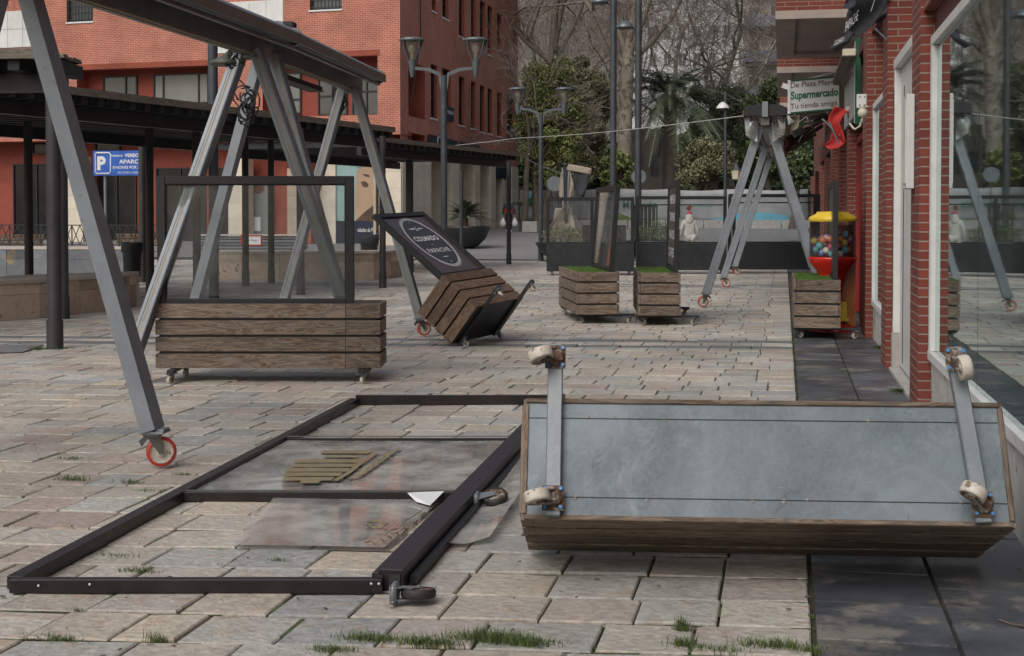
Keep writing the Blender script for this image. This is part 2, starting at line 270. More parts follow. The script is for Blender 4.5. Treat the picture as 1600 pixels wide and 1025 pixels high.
pm('pink',(.42,.05,.12),(.5,.08,.16),scale=9,rough=.9)
pm('orange',(.55,.17,.04),(.65,.25,.07),scale=9,rough=.9)
pm('bag_white',(.6,.62,.64),(.72,.74,.76),scale=9,rough=.4)
pm('poster_skin',(.32,.22,.15),(.42,.30,.21),scale=.8,rough=.4,bump=0)
pm('poster_teal',(.22,.36,.36),(.30,.44,.44),scale=1,rough=.4,bump=0)
pm('poster_brow',(.05,.03,.022),(.10,.06,.04),scale=2,rough=.4,bump=0)
pm('cyan_print',(.10,.34,.48),(.14,.42,.56),scale=2,rough=.5,bump=0)
pm('banner',(.24,.25,.26),(.34,.35,.36),scale=.9,rough=.7,bump=.8,bscale=1.5,bdist=.1)
pm('far_wall',(.42,.38,.34),(.52,.48,.44),scale=.3,rough=.8,bump=0)
pm('far_blue',(.16,.19,.24),(.22,.25,.31),scale=.5,rough=.7,bump=0)
pm('cream',(.52,.48,.36),(.6,.56,.44),scale=8,rough=.5)
pm('rope_grey',(.35,.35,.34),(.45,.45,.44),scale=9,rough=.7,bump=0)
glass('glass',tint=(.91,.93,.94),base=.03,power=.55,dirt_haze=.05)
glass('shop_glass',tint=(.30,.36,.35),refl=(.70,.80,.80),base=.44,power=1.0,dirt_haze=.03,wav=.002)
glass('acrylic',tint=(.985,.98,.97),base=.03,power=.8,dirt_haze=.02)
glass('film',tint=(.93,.94,.95),refl=(.9,.95,1),rough=.05,base=.06,power=1.15,dirt_haze=.45,wav=.03)  # large diffuse share paints the pale sky reflection onto the film as haze
for i,c in enumerate([(.75,.20,.06),(.10,.22,.65),(.65,.08,.22),(.25,.55,.10),(.75,.55,.12),(.42,.14,.55),(.75,.68,.62),(.12,.50,.62)]):
    pm('ball%d'%i,c,tuple(min(.8,v*1.3+.05) for v in c),scale=14,rough=.3,bump=0,spots=((.6,.58,.55),12,.55))
# ---------- mesh builder ----------
class MB:
    def __init__(s): s.v=[]; s.f=[]; s.uv=[]; s.r=[]; s.m=[]; s.mi=0; s.sm=[]
    def face(s,pts,uv=None,r=None,smooth=False):
        i=len(s.v); s.v+= [Vector(p) for p in pts]; s.f.append(list(range(i,i+len(pts)))); s.uv.append(uv or wuv(pts)); s.r.append(rng.random() if r is None else r); s.m.append(s.mi); s.sm.append(smooth)
    def grid(s,rows,closed=False,smooth=True,r=None):   # rows: list of equally long point lists, shared verts
        i=len(s.v); n=len(rows[0]); 
        for a in rows: s.v+=[Vector(p) for p in a]
        rr=rng.random() if r is None else r
        for a in range(len(rows)-1):
            for b in range(n if closed else n-1):
                c=(b+1)%n; f=[i+a*n+b,i+a*n+c,i+(a+1)*n+c,i+(a+1)*n+b]
                s.f.append(f); s.uv.append([(b*.1,a*.1),(b*.1+.1,a*.1),(b*.1+.1,a*.1+.1),(b*.1,a*.1+.1)]); s.r.append(rr); s.m.append(s.mi); s.sm.append(smooth)
    def box(s,c,size,rot=None,uvm='local',r=None,skip=()):
        c=Vector(c); h=[x/2 for x in size]; rot=rot or Matrix.Identity(3)
        r=rng.random() if r is None else r; off=rng.random()*37
        ax=[rot@Vector(e) for e in ((1,0,0),(0,1,0),(0,0,1))]
        for k in range(3):
            for sg in (-1,1):
                if (k,sg) in skip: continue
                a,b=[(1,2),(2,0),(0,1)][k]
                if sg<0: a,b=b,a
                loc=[]
                for (p,q) in ((-1,-1),(1,-1),(1,1),(-1,1)):
                    l=[0,0,0]; l[k]=sg*h[k]; l[a]=p*h[a]; l[b]=q*h[b]; loc.append(l)
                pts=[c+ax[0]*l[0]+ax[1]*l[1]+ax[2]*l[2] for l in loc]
                if uvm=='local':
                    u,w=(a,b) if size[a]>=size[b] else (b,a)
                    uv=[(l[u]+off,l[w]+off*.37+k*.3) for l in loc]
                else: uv=wuv(pts)
                s.face(pts,uv,r)
        return s
    def bar(s,p0,p1,w,h,side=None,**k):   # box from p0 to p1; w along 'side', h across
        p0=Vector(p0);p1=Vector(p1); d=p1-p0; L=d.length; z=d/L
        x=Vector(side) if side is not None else (Vector((0,0,1)).cross(z) if abs(z.z)<.95 else Vector((1,0,0)))
        x=(x-z*x.dot(z)).normalized(); y=z.cross(x)
        s.box((p0+p1)/2,(w,h,L),Matrix((x,y,z)).transposed(),**k); return s
    def tube(s,pts,rad,n=8,cap=True,smooth=True):
        pts=[Vector(p) for p in pts]; rows=[]
        rad=rad if isinstance(rad,(list,tuple)) else [rad]*len(pts)
        ref=None
        for i,p in enumerate(pts):
            d=(pts[min(i+1,len(pts)-1)]-pts[max(i-1,0)])
            if d.length<1e-9: d=Vector((0,0,1))
            d.normalize()
            if ref is None: ref=Vector((0,0,1)) if abs(d.z)<.9 else Vector((1,0,0))
            x=ref-d*ref.dot(d); 
            if x.length<1e-4: x=d.orthogonal()
            x.normalize(); y=d.cross(x); ref=x
            rows.append([p+(x*math.cos(2*math.pi*k/n)+y*math.sin(2*math.pi*k/n))*rad[i] for k in range(n)])
        s.grid(rows,closed=True,smooth=smooth)
        if cap:
            s.face(rows[0][::-1]); s.face(rows[-1])
        return s
    def lathe(s,prof,c=(0,0,0),M=None,n=20,smooth=True,cap=True):   # prof [(r,z)]
        c=Vector(c); M=M or Matrix.Identity(3)
        rows=[[c+M@Vector((r*math.cos(2*math.pi*k/n),r*math.sin(2*math.pi*k/n),z)) for k in range(n)] for r,z in prof]
        s.grid(rows,closed=True,smooth=smooth)
        if cap and prof[0][0]>1e-4: s.face(rows[0][::-1])
        if cap and prof[-1][0]>1e-4: s.face(rows[-1])
        return s
    def prism(s,poly,n,t):     # poly pts (planar), extrude along n by t
        n=Vector(n).normalized()*t; a=[Vector(p) for p in poly]; b=[p+n for p in a]
        s.face(a[::-1]); s.face(b)
        for i in range(len(a)):
            j=(i+1)%len(a); s.face([a[i],a[j],b[j],b[i]])
        return s
    def tri(s,verts,faces,M):
        i=len(s.v); s.v+=[M@Vector(v) for v in verts]
        for f in faces: s.f.append([i+k for k in f]); s.uv.append([(0,0)]*len(f)); s.r.append(.5); s.m.append(s.mi); s.sm.append(False)
    def build(s,name,mat,parent=None,world=False,bevel=0,label=None):
        off=Vector((0,0,0))
        if world and parent is not None:
            o=parent
            while o: off+=o.location; o=o.parent
        me=bpy.data.meshes.new(name)
        me.from_pydata([tuple(v-off) for v in s.v],[],s.f)
        for m in (mat if isinstance(mat,(list,tuple)) else [mat]): me.materials.append(MT[m])
        me.polygons.foreach_set('material_index',s.m); me.polygons.foreach_set('use_smooth',s.sm)
        ul=me.uv_layers.new(name='uv'); flat=[c for u in s.uv for p in u for c in p]; ul.data.foreach_set('uv',flat)
        ca=me.color_attributes.new('rnd','FLOAT_COLOR','CORNER'); fl=[]
        for f,r in zip(s.f,s.r):
            fl+= [r,r,r,1]*len(f)
        ca.data.foreach_set('color',fl)
        me.update()
        o=bpy.data.objects.new(name,me); sc.collection.objects.link(o)
        if parent is not None: o.parent=parent
        if bevel:
            bm=bmesh.new(); bm.from_mesh(me); bmesh.ops.remove_doubles(bm,verts=bm.verts,dist=1e-5); bm.to_mesh(me); bm.free()
            b=o.modifiers.new('b','BEVEL'); b.width=bevel; b.segments=1; b.limit_method='ANGLE'
        if label: o['label']=label
        return o
def wuv(pts):
    p=[Vector(q) for q in pts]; n=(p[1]-p[0]).cross(p[2]-p[0])
    a=[abs(n.x),abs(n.y),abs(n.z)]
    if a[2]>=a[0] and a[2]>=a[1]: return [(q.x,q.y) for q in p]
    t=Vector((-n.y,n.x,0)); 
    if t.length<1e-9: t=Vector((1,0,0))
    t.normalize(); 
    if abs(t.x)>abs(t.y): t*= (1 if t.x>0 else -1)
    else: t*=(1 if t.y>0 else -1)
    return [(q.dot(t),q.z) for q in p]
def tag(o,label,cat,group=None,kind=None):
    if label: o['label']=label
    if cat: o['category']=cat
    if group: o['group']=group
    if kind: o['kind']=kind
    return o
def thing(name,label,cat,loc=(0,0,0),rot=None,group=None):
    o=bpy.data.objects.new(name,None); sc.collection.objects.link(o); o.empty_display_size=.2
    if rot is not None: o.matrix_world=Matrix.Translation(Vector(loc))@(rot.to_4x4() if isinstance(rot,Matrix) else Matrix.Rotation(rot,4,'Z'))
    else: o.location=loc
    return tag(o,label,cat,group)
def dup(o,parent=None,top=True):
    c=o.copy(); sc.collection.objects.link(c)
    if parent is not None: c.parent=parent
    for ch in list(o.children): dup(ch,c,False)
    return c
_tc={}
def text_geo(s,size=1,ext=.004,bold=0):
    k=(s,ext,bold)
    if k not in _tc:
        cu=bpy.data.curves.new('t','FONT'); cu.body=s; cu.size=1; cu.extrude=0; cu.offset=bold; cu.resolution_u=3; cu.align_x='CENTER'; cu.align_y='CENTER'
        o=bpy.data.objects.new('t',cu); sc.collection.objects.link(o)
        dg=bpy.context.evaluated_depsgraph_get(); me=o.evaluated_get(dg).to_mesh()
        _tc[k]=([tuple(v.co) for v in me.vertices],[list(p.vertices) for p in me.polygons])
        o.evaluated_get(dg).to_mesh_clear(); bpy.data.objects.remove(o); bpy.data.curves.remove(cu)
    return _tc[k]
def put_text(mb,s,c,xd,yd,w=None,h=.1,bold=0,arc=0):
    """lay flat lettering centred at c; xd reading direction, yd up; w total width or None, h cap height"""
    v,f=text_geo(s,bold=bold); xs=[p[0] for p in v]; ys=[p[1] for p in v]
    cx=(min(xs)+max(xs))/2; cy=(min(ys)+max(ys))/2; sy=h/(max(ys)-min(ys)); sx=(w/(max(xs)-min(xs))) if w else sy
    xd=Vector(xd).normalized(); yd=Vector(yd).normalized(); c=Vector(c)
    vv=[c+xd*((p[0]-cx)*sx)+yd*((p[1]-cy)*sy+arc*((p[0]-cx)*sx)**2) for p in v]
    mb.tri(vv,f,Matrix.Identity(4))
def M3(x,y,z): return Matrix((Vector(x),Vector(y),Vector(z))).transposed()
# ---------- castor ----------
def caster(parent,M,r=.05,w=.03,style='nylon',swivel=0.,bolts=True,plate=(.10,.085),trail=.55):
    """M: 4x4 local matrix; origin on the mounting face, -z towards the wheel"""
    S=M@Matrix.Rotation(swivel,4,'Z')
    fm={'nylon':'rust','red':'alu_dark','rubber':'galv_beam'}[style]
    b=MB(); b.mi=0; b.box((0,0,-.004),(plate[0],plate[1],.006)); n=len(b.v)
    if bolts:
        b.mi=1
        for sx in(-1,1):
            for sy in(-1,1): b.lathe([(.008,-.016),(.008,-.006)],(sx*plate[0]*.37,sy*plate[1]*.36,0),n=6,smooth=False)
    for i in range(len(b.v)): b.v[i]=M@b.v[i]
    k=len(b.v); b.mi=2; tr=r*trail; hz=-(r+.028)
    b.lathe([(.5*r+.012,-.008),(.5*r+.012,-.02),(.3*r,-.026)],n=14)
    for s in(-1,1):
        y=s*(w/2+.004)
        b.prism([(-r*.45,y,-.02),(r*.5,y,-.02),(tr+.014,y,hz-.006),(tr-.014,y,hz-.012)],(0,s,0),.0035)
    b.box((.0,0,-.0225),(r*.95,w+.012,.004))
    b.lathe([(.007,-w/2-.012),(.007,w/2+.012)],(tr,0,hz),M3((1,0,0),(0,0,-1),(0,1,0)),n=8)
    if style=='red': b.prism([(-r*.5,-w/2,-.02),(-r*.9,-w/2,-r*.55),(-r*.75,-w/2,-r*.9),(-r*.3,-w/2,-.03)],(0,1,0),w)
    for i in range(k,len(b.v)): b.v[i]=S@b.v[i]
    c=b.build('caster',[fm,'bolt_blue' if style=='nylon' else fm,fm],parent)
    wh=MB(); A=M3((1,0,0),(0,0,-1),(0,1,0)); cc=(tr,0,hz); h=w/2
    wh.mi=0; wh.lathe([(.80*r,-h),(.94*r,-h),(r,-h*.6),(r,h*.6),(.94*r,h),(.80*r,h)],cc,A,n=28,cap=False)
    wh.mi=1; wh.lathe([(.012,-h*.95),(.3*r,-h*.95),(.34*r,-h*.6),(.72*r,-h*.6),(.80*r,-h*.9),(.80*r,h*.9),(.72*r,h*.6),(.34*r,h*.6),(.3*r,h*.95),(.012,h*.95)],cc,A,n=24)
    for i in range(len(wh.v)): wh.v[i]=S@wh.v[i]
    tm={'nylon':['nylon','nylon'],'red':['red_tyre','nylon'],'rubber':['rubber','rust']}[style]
    wh.build('wheel',tm,c)
    return c
# ---------- timber planter on castors (local: x length, -y panel side, z up) ----------
def planter(label,loc,rot,Wd=2.,D=.55,Hh=.6,panel='glass',pw=None,ph=1.14,tilt=0.,outr=.25,seam=None,woodm='wood',sink=0,trail=.55,sw=(.3,2.2,-.6,1.4),name='timber_planter',bare=False,galvbottom=True,panel_y=.03,sheet='galv',bt='black_metal',toe=(0,0),group=None,px0=None,r=.035,bmh=.030,bx=.16,gap=.023):
    t=thing(name,label,'planter',loc,rot,group)
    z0=2*r+.028+bmh+.006
    nb=4; bh=(Hh-gap*(nb-1))/nb
    fr=MB(); fr.box((0,0,z0+Hh/2),(Wd-.06,D-.06,Hh-.01)); fr.build('inner_box','black_metal',t)
    sl=MB(); sl.box((0,0,z0-.0012),(Wd-.045,D-.045,.003))
    bs=sl.build('base_sheet',sheet,t)
    if sheet=='galv':
        g=MB()
        for yy in (-D/2+.085,D/2-.095):
            g.mi=0; g.box((0,yy,z0-.0035),(Wd-.05,.004,.002))
            g.mi=1; q=-Wd/2+.2
            while q<Wd/2-.1:
                ws=rng.uniform(.4,1.1); g.lathe([(.001,-.004),(.011*ws,-.003),(.013*ws,-.001)],(q,yy+rng.uniform(-.004,.004),z0),n=8); q+=rng.uniform(.09,.30)
        g.build('weld_seam',['black_frame','weld'],bs)
    for k in range(nb):
        zc_=z0+bh/2+k*(bh+gap); th=.028
        B=MB()
        for s in(-1,1):
            j=rng.uniform(-.003,.003)
            if seam and s<0:
                B.box((-(Wd-seam)/2+j*0,s*(D/2-th/2)+j,zc_),(seam-.003,th,bh)); B.box((seam/2,s*(D/2-th/2)+j+.002,zc_),(Wd-seam-.003,th,bh),r=.02)
            else: B.box((0,s*(D/2-th/2)+j,zc_),(Wd,th,bh))
            B.box((s*(Wd/2-th/2)+rng.uniform(-.002,.004)+s*.003,0,zc_),(th,D-2*th-.004,bh-.002))
        B.mi=1
        for s in(-1,1):
            for dx in (-Wd/2+.05,Wd/2-.05):
                for dz in(-.3,.3): B.lathe([(.006,0),(.001,.003)],(dx,s*(D/2+.003),zc_+dz*bh),M3((1,0,0),(0,0,1),(0,s,0)),n=6)
        B.build('board',[woodm,'black_metal'],t,bevel=.004)
    tf=MB(); tf.box((0,.03,z0+Hh-.012-sink),(Wd-.062,D-.062-.06,.018)); 
    for i in range(0 if not bare else 0): pass
    tr=random.Random(5)
    for i in range(1400):
        x=tr.uniform(-Wd/2+.035,Wd/2-.035); y=tr.uniform(-D/2+.1,D/2-.035); a=tr.random()*6.3; hh=tr.uniform(.008,.022)
        dx=.004*math.cos(a); dy=.004*math.sin(a); zt=z0+Hh-.003-sink
        tf.face([(x-dx,y-dy,zt),(x+dx,y+dy,zt),(x+dy,y+dx,zt+hh)],[(0,0)]*3)
    tf.build('artificial_turf','turf',t)
    # two cross beams with castors; they stick out on the panel side
    ci=0
    for i,s in enumerate((-1,1)):
        bm_=MB(); y0=-D/2-outr; y1=D/2-.01; xx=s*(Wd/2-bx); dx=toe[i]
        p0=Vector((xx+dx,y0,z0-.004-bmh/2)); p1=Vector((xx,y1,z0-.004-bmh/2))
        bm_.bar(p0,p1,.062,bmh,side=(1,0,0)); bo=bm_.build('cross_beam','galv_beam' if sheet=='galv' else bt,t,bevel=.004)
        for e,pp in enumerate((p0+Vector((0,.06,0)),p1-Vector((0,.07,0)))):
            m=Matrix.Translation((pp.x,pp.y,z0-.004-bmh))@Matrix.Rotation(math.pi/2,4,'Z')
            caster(t,m,r=r,w=r*.85,style='nylon',swivel=sw[ci%4],trail=trail); ci+=1
    if panel:
        pw=pw or Wd-.1; x0=(-Wd/2+.015 if px0 is None else px0); x1=x0+pw; yb=-D/2+panel_y+.036; zb_=z0+Hh+.004
        T=Matrix.Translation((0,yb,zb_))@Matrix.Rotation(tilt,4,'X')
        P=MB(); f=.072; d=.06
        P.box((x0+f/2,0,ph/2),(f,d,ph)); P.box((x1-f/2,0,ph/2),(f,d,ph)); P.box(((x0+x1)/2,0,ph-f/2),(pw-2*f-.002,d-.004,f)); P.box(((x0+x1)/2,0,.02),(pw-2*f-.002,d-.004,.04))
        P.box((x0+f+.006,-.008,ph/2),(.012,.016,ph-2*f)); P.box((x1-f-.006,-.008,ph/2),(.012,.016,ph-2*f)); P.box(((x0+x1)/2,-.008,ph-f-.006),(pw-2*f,.015,.012))
        for i in range(len(P.v)): P.v[i]=T@P.v[i]
        fo=P.build('screen_frame','black_frame',t,bevel=.003)
        Q=MB(); th=.008 if panel=='glass' else .02
        Q.box(((x0+x1)/2,0,ph/2),(pw-2*f+.004,th,ph-2*f+.01))
        for i in range(len(Q.v)): Q.v[i]=T@Q.v[i]
        po=Q.build('glass_pane' if panel=='glass' else 'menu_board','glass' if panel=='glass' else 'menu_brown',t)
        return t,T,(x0,x1,ph),po
    return t,None,None,None
# ================= GROUND =================
SX=.11      # edge between the quartzite paving and the slate strip
FX=1.06     # shop wall plane
def gsheet(x0,x1,y0,y1,z,name,mat,ny=60):
    b=MB(); ys=sorted(set([y0,y1]+[y for y in (50,52,55,60,65,68,70) if y0<y<y1]))
    for a,c in zip(ys,ys[1:]): b.face([(x0,a,z+gz(a)),(x1,a,z+gz(a)),(x1,c,z+gz(c)),(x0,c,z+gz(c))])
    o=b.build(name,mat); o['kind']='structure'; return o
gsheet(-400,400,-30,900,-.020,'ground','soil')
# road / smooth pavement in the distance
gsheet(-60,1.0,44.5,400,-.001,'road','asphalt')
# quartzite pavers: each stone a slightly tilted bevelled slab
JT=[]
def pavers():
    b=MB(); pr=random.Random(11); s=.335; Yv=Vector((0,1,0))
    r=Vector((RD.x,RD.y,0)); 
    bands={}
    for k in range(-2,123):
        y_at=3.3+k*s                    # row position where it crosses X=0
        t0=-(SX-.012)/r.x
        # t measured along r from X=SX going left (negative)
        depth=y_at
        left=-max(6.5,depth*.62+3.0)
        band = k in (36,38,75,77) 
        t=0.
        t_end=left/r.x
        base=Vector((SX,y_at,0))
        near = depth<45
        while t>t_end:
            wd=pr.choice([.24,.31,.33,.34,.34,.35,.36,.37,.42])*(1 if not band else 1.5)
            g=.005+pr.random()*.006; 
            a=t-g; c=t-wd+g*.3
            P=base+r*a; Q=base+r*c
            if depth<26: JT.append((P+r*(g*.65),s))
            y0=.006+g*.5; y1=s-.008-g*.5+pr.uniform(-.002,.003)
            z=pr.uniform(-.003,.003); tx=pr.uniform(-.003,.003); ty=pr.uniform(-.003,.003)
            jt=lambda: pr.uniform(-.006,.006)
            cs=[Q+Yv*(y0+jt()),P+Yv*(y0+jt()),P+Yv*(y1+jt()),Q+Yv*(y1+jt())]
            zz=[z-tx-ty,z+tx-ty,z+tx+ty,z-tx+ty]
            rr=pr.random() if not band else pr.random()
            b.mi=1 if band else 0
            top=[]; low=[]
            m=sum(cs,Vector())/4
            for q,zq in zip(cs,zz):
                G_=gz(q.y); top.append(q+(m-q).normalized()*.008+Vector((0,0,zq+G_))); low.append(q+Vector((0,0,zq-.006+G_)))
            b.face(top,r=rr)
            if near:
                for i in range(4):
                    j=(i+1)%4; b.face([low[i],low[j],top[j],top[i]],r=rr)
                    if depth<20:
                        L0=low[i].copy(); L0.z-=.02; L1=low[j].copy(); L1.z-=.02; b.face([L0,L1,low[j],low[i]],r=rr)
            t-=wd
    o=b.build('paving',['paver','band']); o['kind']='structure'
pavers()
def slabs():
    b=MB(); pr=random.Random(4); 
    for c,(x0,x1,off) in enumerate(((SX+.012,.60,0.),(.612,1.07,.27))):
        y=2.5+off
        while y<60:
            y1=y+.47*(1 if y<14 else 1.3)
            z=pr.uniform(-.003,.003); t=pr.uniform(-.002,.002); g=.006
            p=[(x0+.003,y+g,z-t),(x1-.003,y+g,z+t),(x1-.003,y1-g,z+t),(x0+.003,y1-g,z-t)]
            q=[(x0,y+g-.003,z-.02),(x1,y+g-.003,z-.02),(x1,y1-g+.003,z-.02),(x0,y1-g+.003,z-.02)]
            r=pr.random(); b.face([(u[0],u[1],u[2]+gz(u[1])) for u in p],r=r)
            for i in range(4): b.face([q[i],q[(i+1)%4],p[(i+1)%4],p[i]],r=r)
            y=y1
    o=b.build('slate_pavement','granite'); o['kind']='structure'
slabs()
b=MB(); 
q=[atZ(0,541,.012),atZ(48,541,.012),atZ(30,556,.012),atZ(-120,560,.012)]
q=[Vector((-9.4,13.7,.011)),Vector((-8.35,14.1,.011)),Vector((-8.1,13.2,.011)),Vector((-9.8,12.6,.011))]
b.face(q); o=b.build('dark_paving_patch','band'); o['kind']='structure'
# grass in the joints
def grass():
    b=MB(); g=random.Random(3)
    def tuft(p,n,sp,h):
        for i in range(n):
            a=g.random()*6.28; q=Vector(p)+Vector((g.gauss(0,sp),g.gauss(0,sp*.35),-.012)); hh=h*g.uniform(.4,1.1)
            le=g.uniform(.1,.9)*hh; d=Vector((math.cos(a),math.sin(a),0)); w=d.cross(UP)*.0012*(1+q.y*.12)
            m=q+d*le*.35+UP*hh*.6; e=q+d*le+UP*hh
            r=g.random(); b.face([q-w,q+w,m+w*.7,m-w*.7],r=r); b.face([m-w*.7,m+w*.7,e],r=r)
    for (x,y,n,sp,h) in [(80,997,60,.04,.03),(100,1000,50,.03,.03),(245,1002,30,.02,.05),(213,894,70,.04,.04),(120,953,14,.012,.025),
        (575,1001,170,.05,.045),(520,1018,120,.04,.04),(640,1003,100,.05,.035),(670,1008,160,.05,.05),(720,1000,60,.05,.03),(760,1000,200,.06,.055),(790,1002,160,.06,.05),(820,1008,120,.04,.05),(845,1003,70,.04,.03),
        (1065,985,50,.012,.07),(1068,1008,50,.02,.05),(1095,1013,80,.05,.035),(1130,1018,50,.03,.035),(1190,1010,90,.05,.045),(1225,1012,60,.03,.05),(1260,1018,60,.03,.04),
        (115,717,50,.05,.03),(113,750,60,.05,.05),(180,868,40,.05,.03),(433,876,30,.02,.03),(345,858,20,.02,.02),(25,765,40,.08,.02),(235,768,60,.05,.03),(205,755,40,.04,.04),(288,742,40,.03,.03),
        (80,545,120,.12,.04),(60,546,70,.06,.05),(1290,1012,10,.02,.02),(1350,1005,10,.01,.02),(1404,612,120,.03,.05),(1372,545,90,.03,.06),(690,530,60,.2,.03),(585,520,80,.3,.02)]:
        p=atZ(x,y,0); tuft(p,int(n*2.4),sp*1.1,h)
    for i in range(46): y=g.uniform(9.5,16); tuft(Vector((.606,y,0)),14,.012,.014)
    for i in range(40): y=g.uniform(5,24); tuft(Vector((SX,y,0)),12,.014,.014)
    for (q,s_) in JT:
        if g.random()<.16: tuft(q+Vector((0,s_*g.random(),0)),g.randrange(8,30),.008,.014+.01*g.random())
    # random sprigs along the row joints
    for i in range(230):
        k=g.randrange(0,52); y_at=3.3+k*.335; t=-g.random()*max(6,y_at*.62)
        p=Vector((SX,y_at,0))+RD*t; 
        if g.random()<.5: tuft(p,g.randrange(8,26),.06,.018)
        else: tuft(p+Vector((0,g.random()*.34,0)),g.randrange(5,14),.02,.018)
    o=b.build('joint_grass','grass'); tag(o,None,None,None,'stuff')
grass()
# moss strips lying in the joints
b=MB(); g=random.Random(8)
for i in range(1000):
    k=g.randrange(0,60); y_at=3.3+k*.335; t=-g.random()*max(6,y_at*.6); L_=g.uniform(.1,.45)
    p=Vector((SX,y_at,-.006))+RD*t
    w_=g.uniform(.006,.016); b.face([p,p+RD*L_,p+RD*L_+Vector((0,w_,0)),p+Vector((0,w_*.6,0))])
for (q,s_) in JT:
    if g.random()<.45:
        a_=g.random()*.5*s_; c_=a_+g.uniform(.2,1)*(s_-a_); w_=g.uniform(.004,.009); b.face([q+Vector((-w_,a_,-.005)),q+Vector((w_,a_,-.005)),q+Vector((w_,c_,-.005)),q+Vector((-w_,c_,-.005))])
o=b.build('joint_moss','moss'); tag(o,None,None,None,'stuff')
b=MB(); g=random.Random(19)
for i in range(420):
    y=3.5+g.random()**1.6*16; x=g.uniform(-.62*y-2,1.0); q=Vector((x,y,.004)); a=g.random()*6.28; s=g.uniform(.003,.012); u=Vector((math.cos(a),math.sin(a),0))*s; v=Vector((-u.y,u.x,0))*g.uniform(.15,.7)
    b.prism([q-u-v,q+u-v*.5,q+u*.7+v,q-u*.6+v],(0,0,1),.003)
o=b.build('ground_litter','bark_brown'); tag(o,None,None,None,'stuff')
b=MB(); b.tube([atZ(1560,968,.008),atZ(1580,975,.01),atZ(1599,978,.008)],.004,n=5); o=b.build('fallen_twig','bark_brown'); tag(o,'small brown twig lying on the slate strip at the lower right','twig')
# ================= RIGHT BUILDING =================
def Yf(px,X,py=500): return atX(px,py,X).y
def Zf(px,py,X): return atX(px,py,X).z
rb=thing('shop_building','dark red brick shop building with big window frames along the slate pavement','building',(FX,10,0))
def rbx(name,mats,boxes,bevel=0,parent=rb,uvm='world',label=None):
    b=MB()
    for bx in boxes:
        (x0,x1,y0,y1,z0,z1)=bx[:6]; b.mi=bx[6] if len(bx)>6 else 0
        b.box(((x0+x1)/2,(y0+y1)/2,(z0+z1)/2),(abs(x1-x0),abs(y1-y0),abs(z1-z0)),uvm=uvm)
    return b.build(name,mats,parent,world=True,bevel=bevel,label=label)
P1=(Yf(1435,.98),Yf(1422,.98)); P2=(Yf(1384,.98),Yf(1377,.98)); P3=(Yf(1352,.98),Yf(1346,.98))
for a,c in (P1,P2,P3): rbx('brick_pillar','brick_right',[(.98,1.55,a,c,-.02,5.2)])
yw0=3.4; yw1=P1[0]-.004
sill=.50; wt=2.74
# near window: low wall, frame, glass
rbx('low_wall','plaster',[(1.075,1.35,yw0,yw1,-.02,sill-.07)])
fr=rbx('window_frame','white_paint',[(1.045,1.16,yw0,yw1,sill-.068,sill),(1.05,1.15,yw0,yw1,wt,wt+.07),(1.05,1.15,yw1-.075,yw1,sill+.001,wt-.001),
     (1.052,1.10,yw1-.125,yw1-.09,sill+.002,wt-.002)],bevel=.004,uvm='local')
rbx('window_pane','shop_glass',[(1.085,1.097,yw0,8.02,sill+.002,wt-.002),(1.085,1.097,8.03,yw1-.08,sill+.002,wt-.002)],parent=fr)
rbx('lintel','brick_right',[(1.0,1.5,yw0,yw1,3.0,5.2)])
rbx('lintel_board','maroon',[(1.08,1.4,yw0,yw1,wt+.072,2.998)])
# door bay between pillars 1 and 2
dy0=P1[1]+.004; dy1=P2[0]-.004
dtop=Zf(1402,115,1.1)
dfm=rbx('door_frame','white_paint',[(1.04,1.2,dy1-.12,dy1,.36,dtop),(1.04,1.2,dy0,dy0+.1,.0,dtop),(1.035,1.21,dy0,dy1,dtop,dtop+.09),(1.10,1.14,dy0+.101,dy1-.121,.05,dtop-.01)],bevel=.004,uvm='local')
rbx('granite_block','concrete',[(1.03,1.25,dy1-.14,dy1,-.02,.358)])
for q in ((1.094,1.099,dy0+.45,dy0+.462,.1,dtop-.2),(1.094,1.099,dy1-.5,dy1-.488,.1,dtop-.2),(1.034,1.039,dy1-.05,dy1-.035,.5,dtop-.2)): rbx('shutter_groove','black_frame',[q],parent=dfm)
rbx('door_step','concrete',[(1.0,1.35,dy0,dy1-.145,-.02,.03)])
rbx('upper_recess','interior_dark',[(1.5,1.54,dy0,dy1,dtop+.092,5.2)])
# white cabinet on near pillar
cz1=Zf(1432,135,.93); cz0=Zf(1432,292,.93)
cb=thing('wall_cabinet','flat white metal cabinet fixed high on the nearest brick pillar','cabinet',(.93,(P1[0]+P1[1])/2,cz0))
b=MB(); b.box((.945,(P1[0]+.35+P1[1]-.02)/2,(cz0+cz1)/2),(.06,P1[1]-P1[0]-.37,cz1-cz0)); b.build('body','white_paint',cb,world=True,bevel=.005)
b=MB(); b.box((.912,(P1[0]+.35+P1[1]-.02)/2,(cz0+cz1)/2),(.008,P1[1]-P1[0]-.43,cz1-cz0-.08)); b.build('door','white_paint',cb,world=True,bevel=.003)
# second window
y0=P2[1]+.004; y1=P3[0]-.004; s2=Zf(1370,475,1.06); t2=Zf(1368,168,1.06)
rbx('low_wall','plaster',[(1.07,1.35,y0,y1,-.02,s2-.07)])
fr=rbx('window_frame','white_paint',[(1.045,1.16,y0,y1,s2-.068,s2),(1.05,1.15,y0,y1,t2,t2+.07),(1.05,1.15,y1-.08,y1,s2+.001,t2-.001),(1.05,1.15,y0,y0+.06,s2+.001,t2-.001)],bevel=.004,uvm='local')
rbx('window_pane','shop_glass',[(1.085,1.097,y0+.061,y1-.081,s2+.002,t2-.002)],parent=fr)
rbx('lintel','brick_right',[(1.12,1.5,y0,y1,t2+.9,5.2)])
rbx('upper_recess','interior_dark',[(1.3,1.34,y0,y1,t2+.072,t2+.898)])
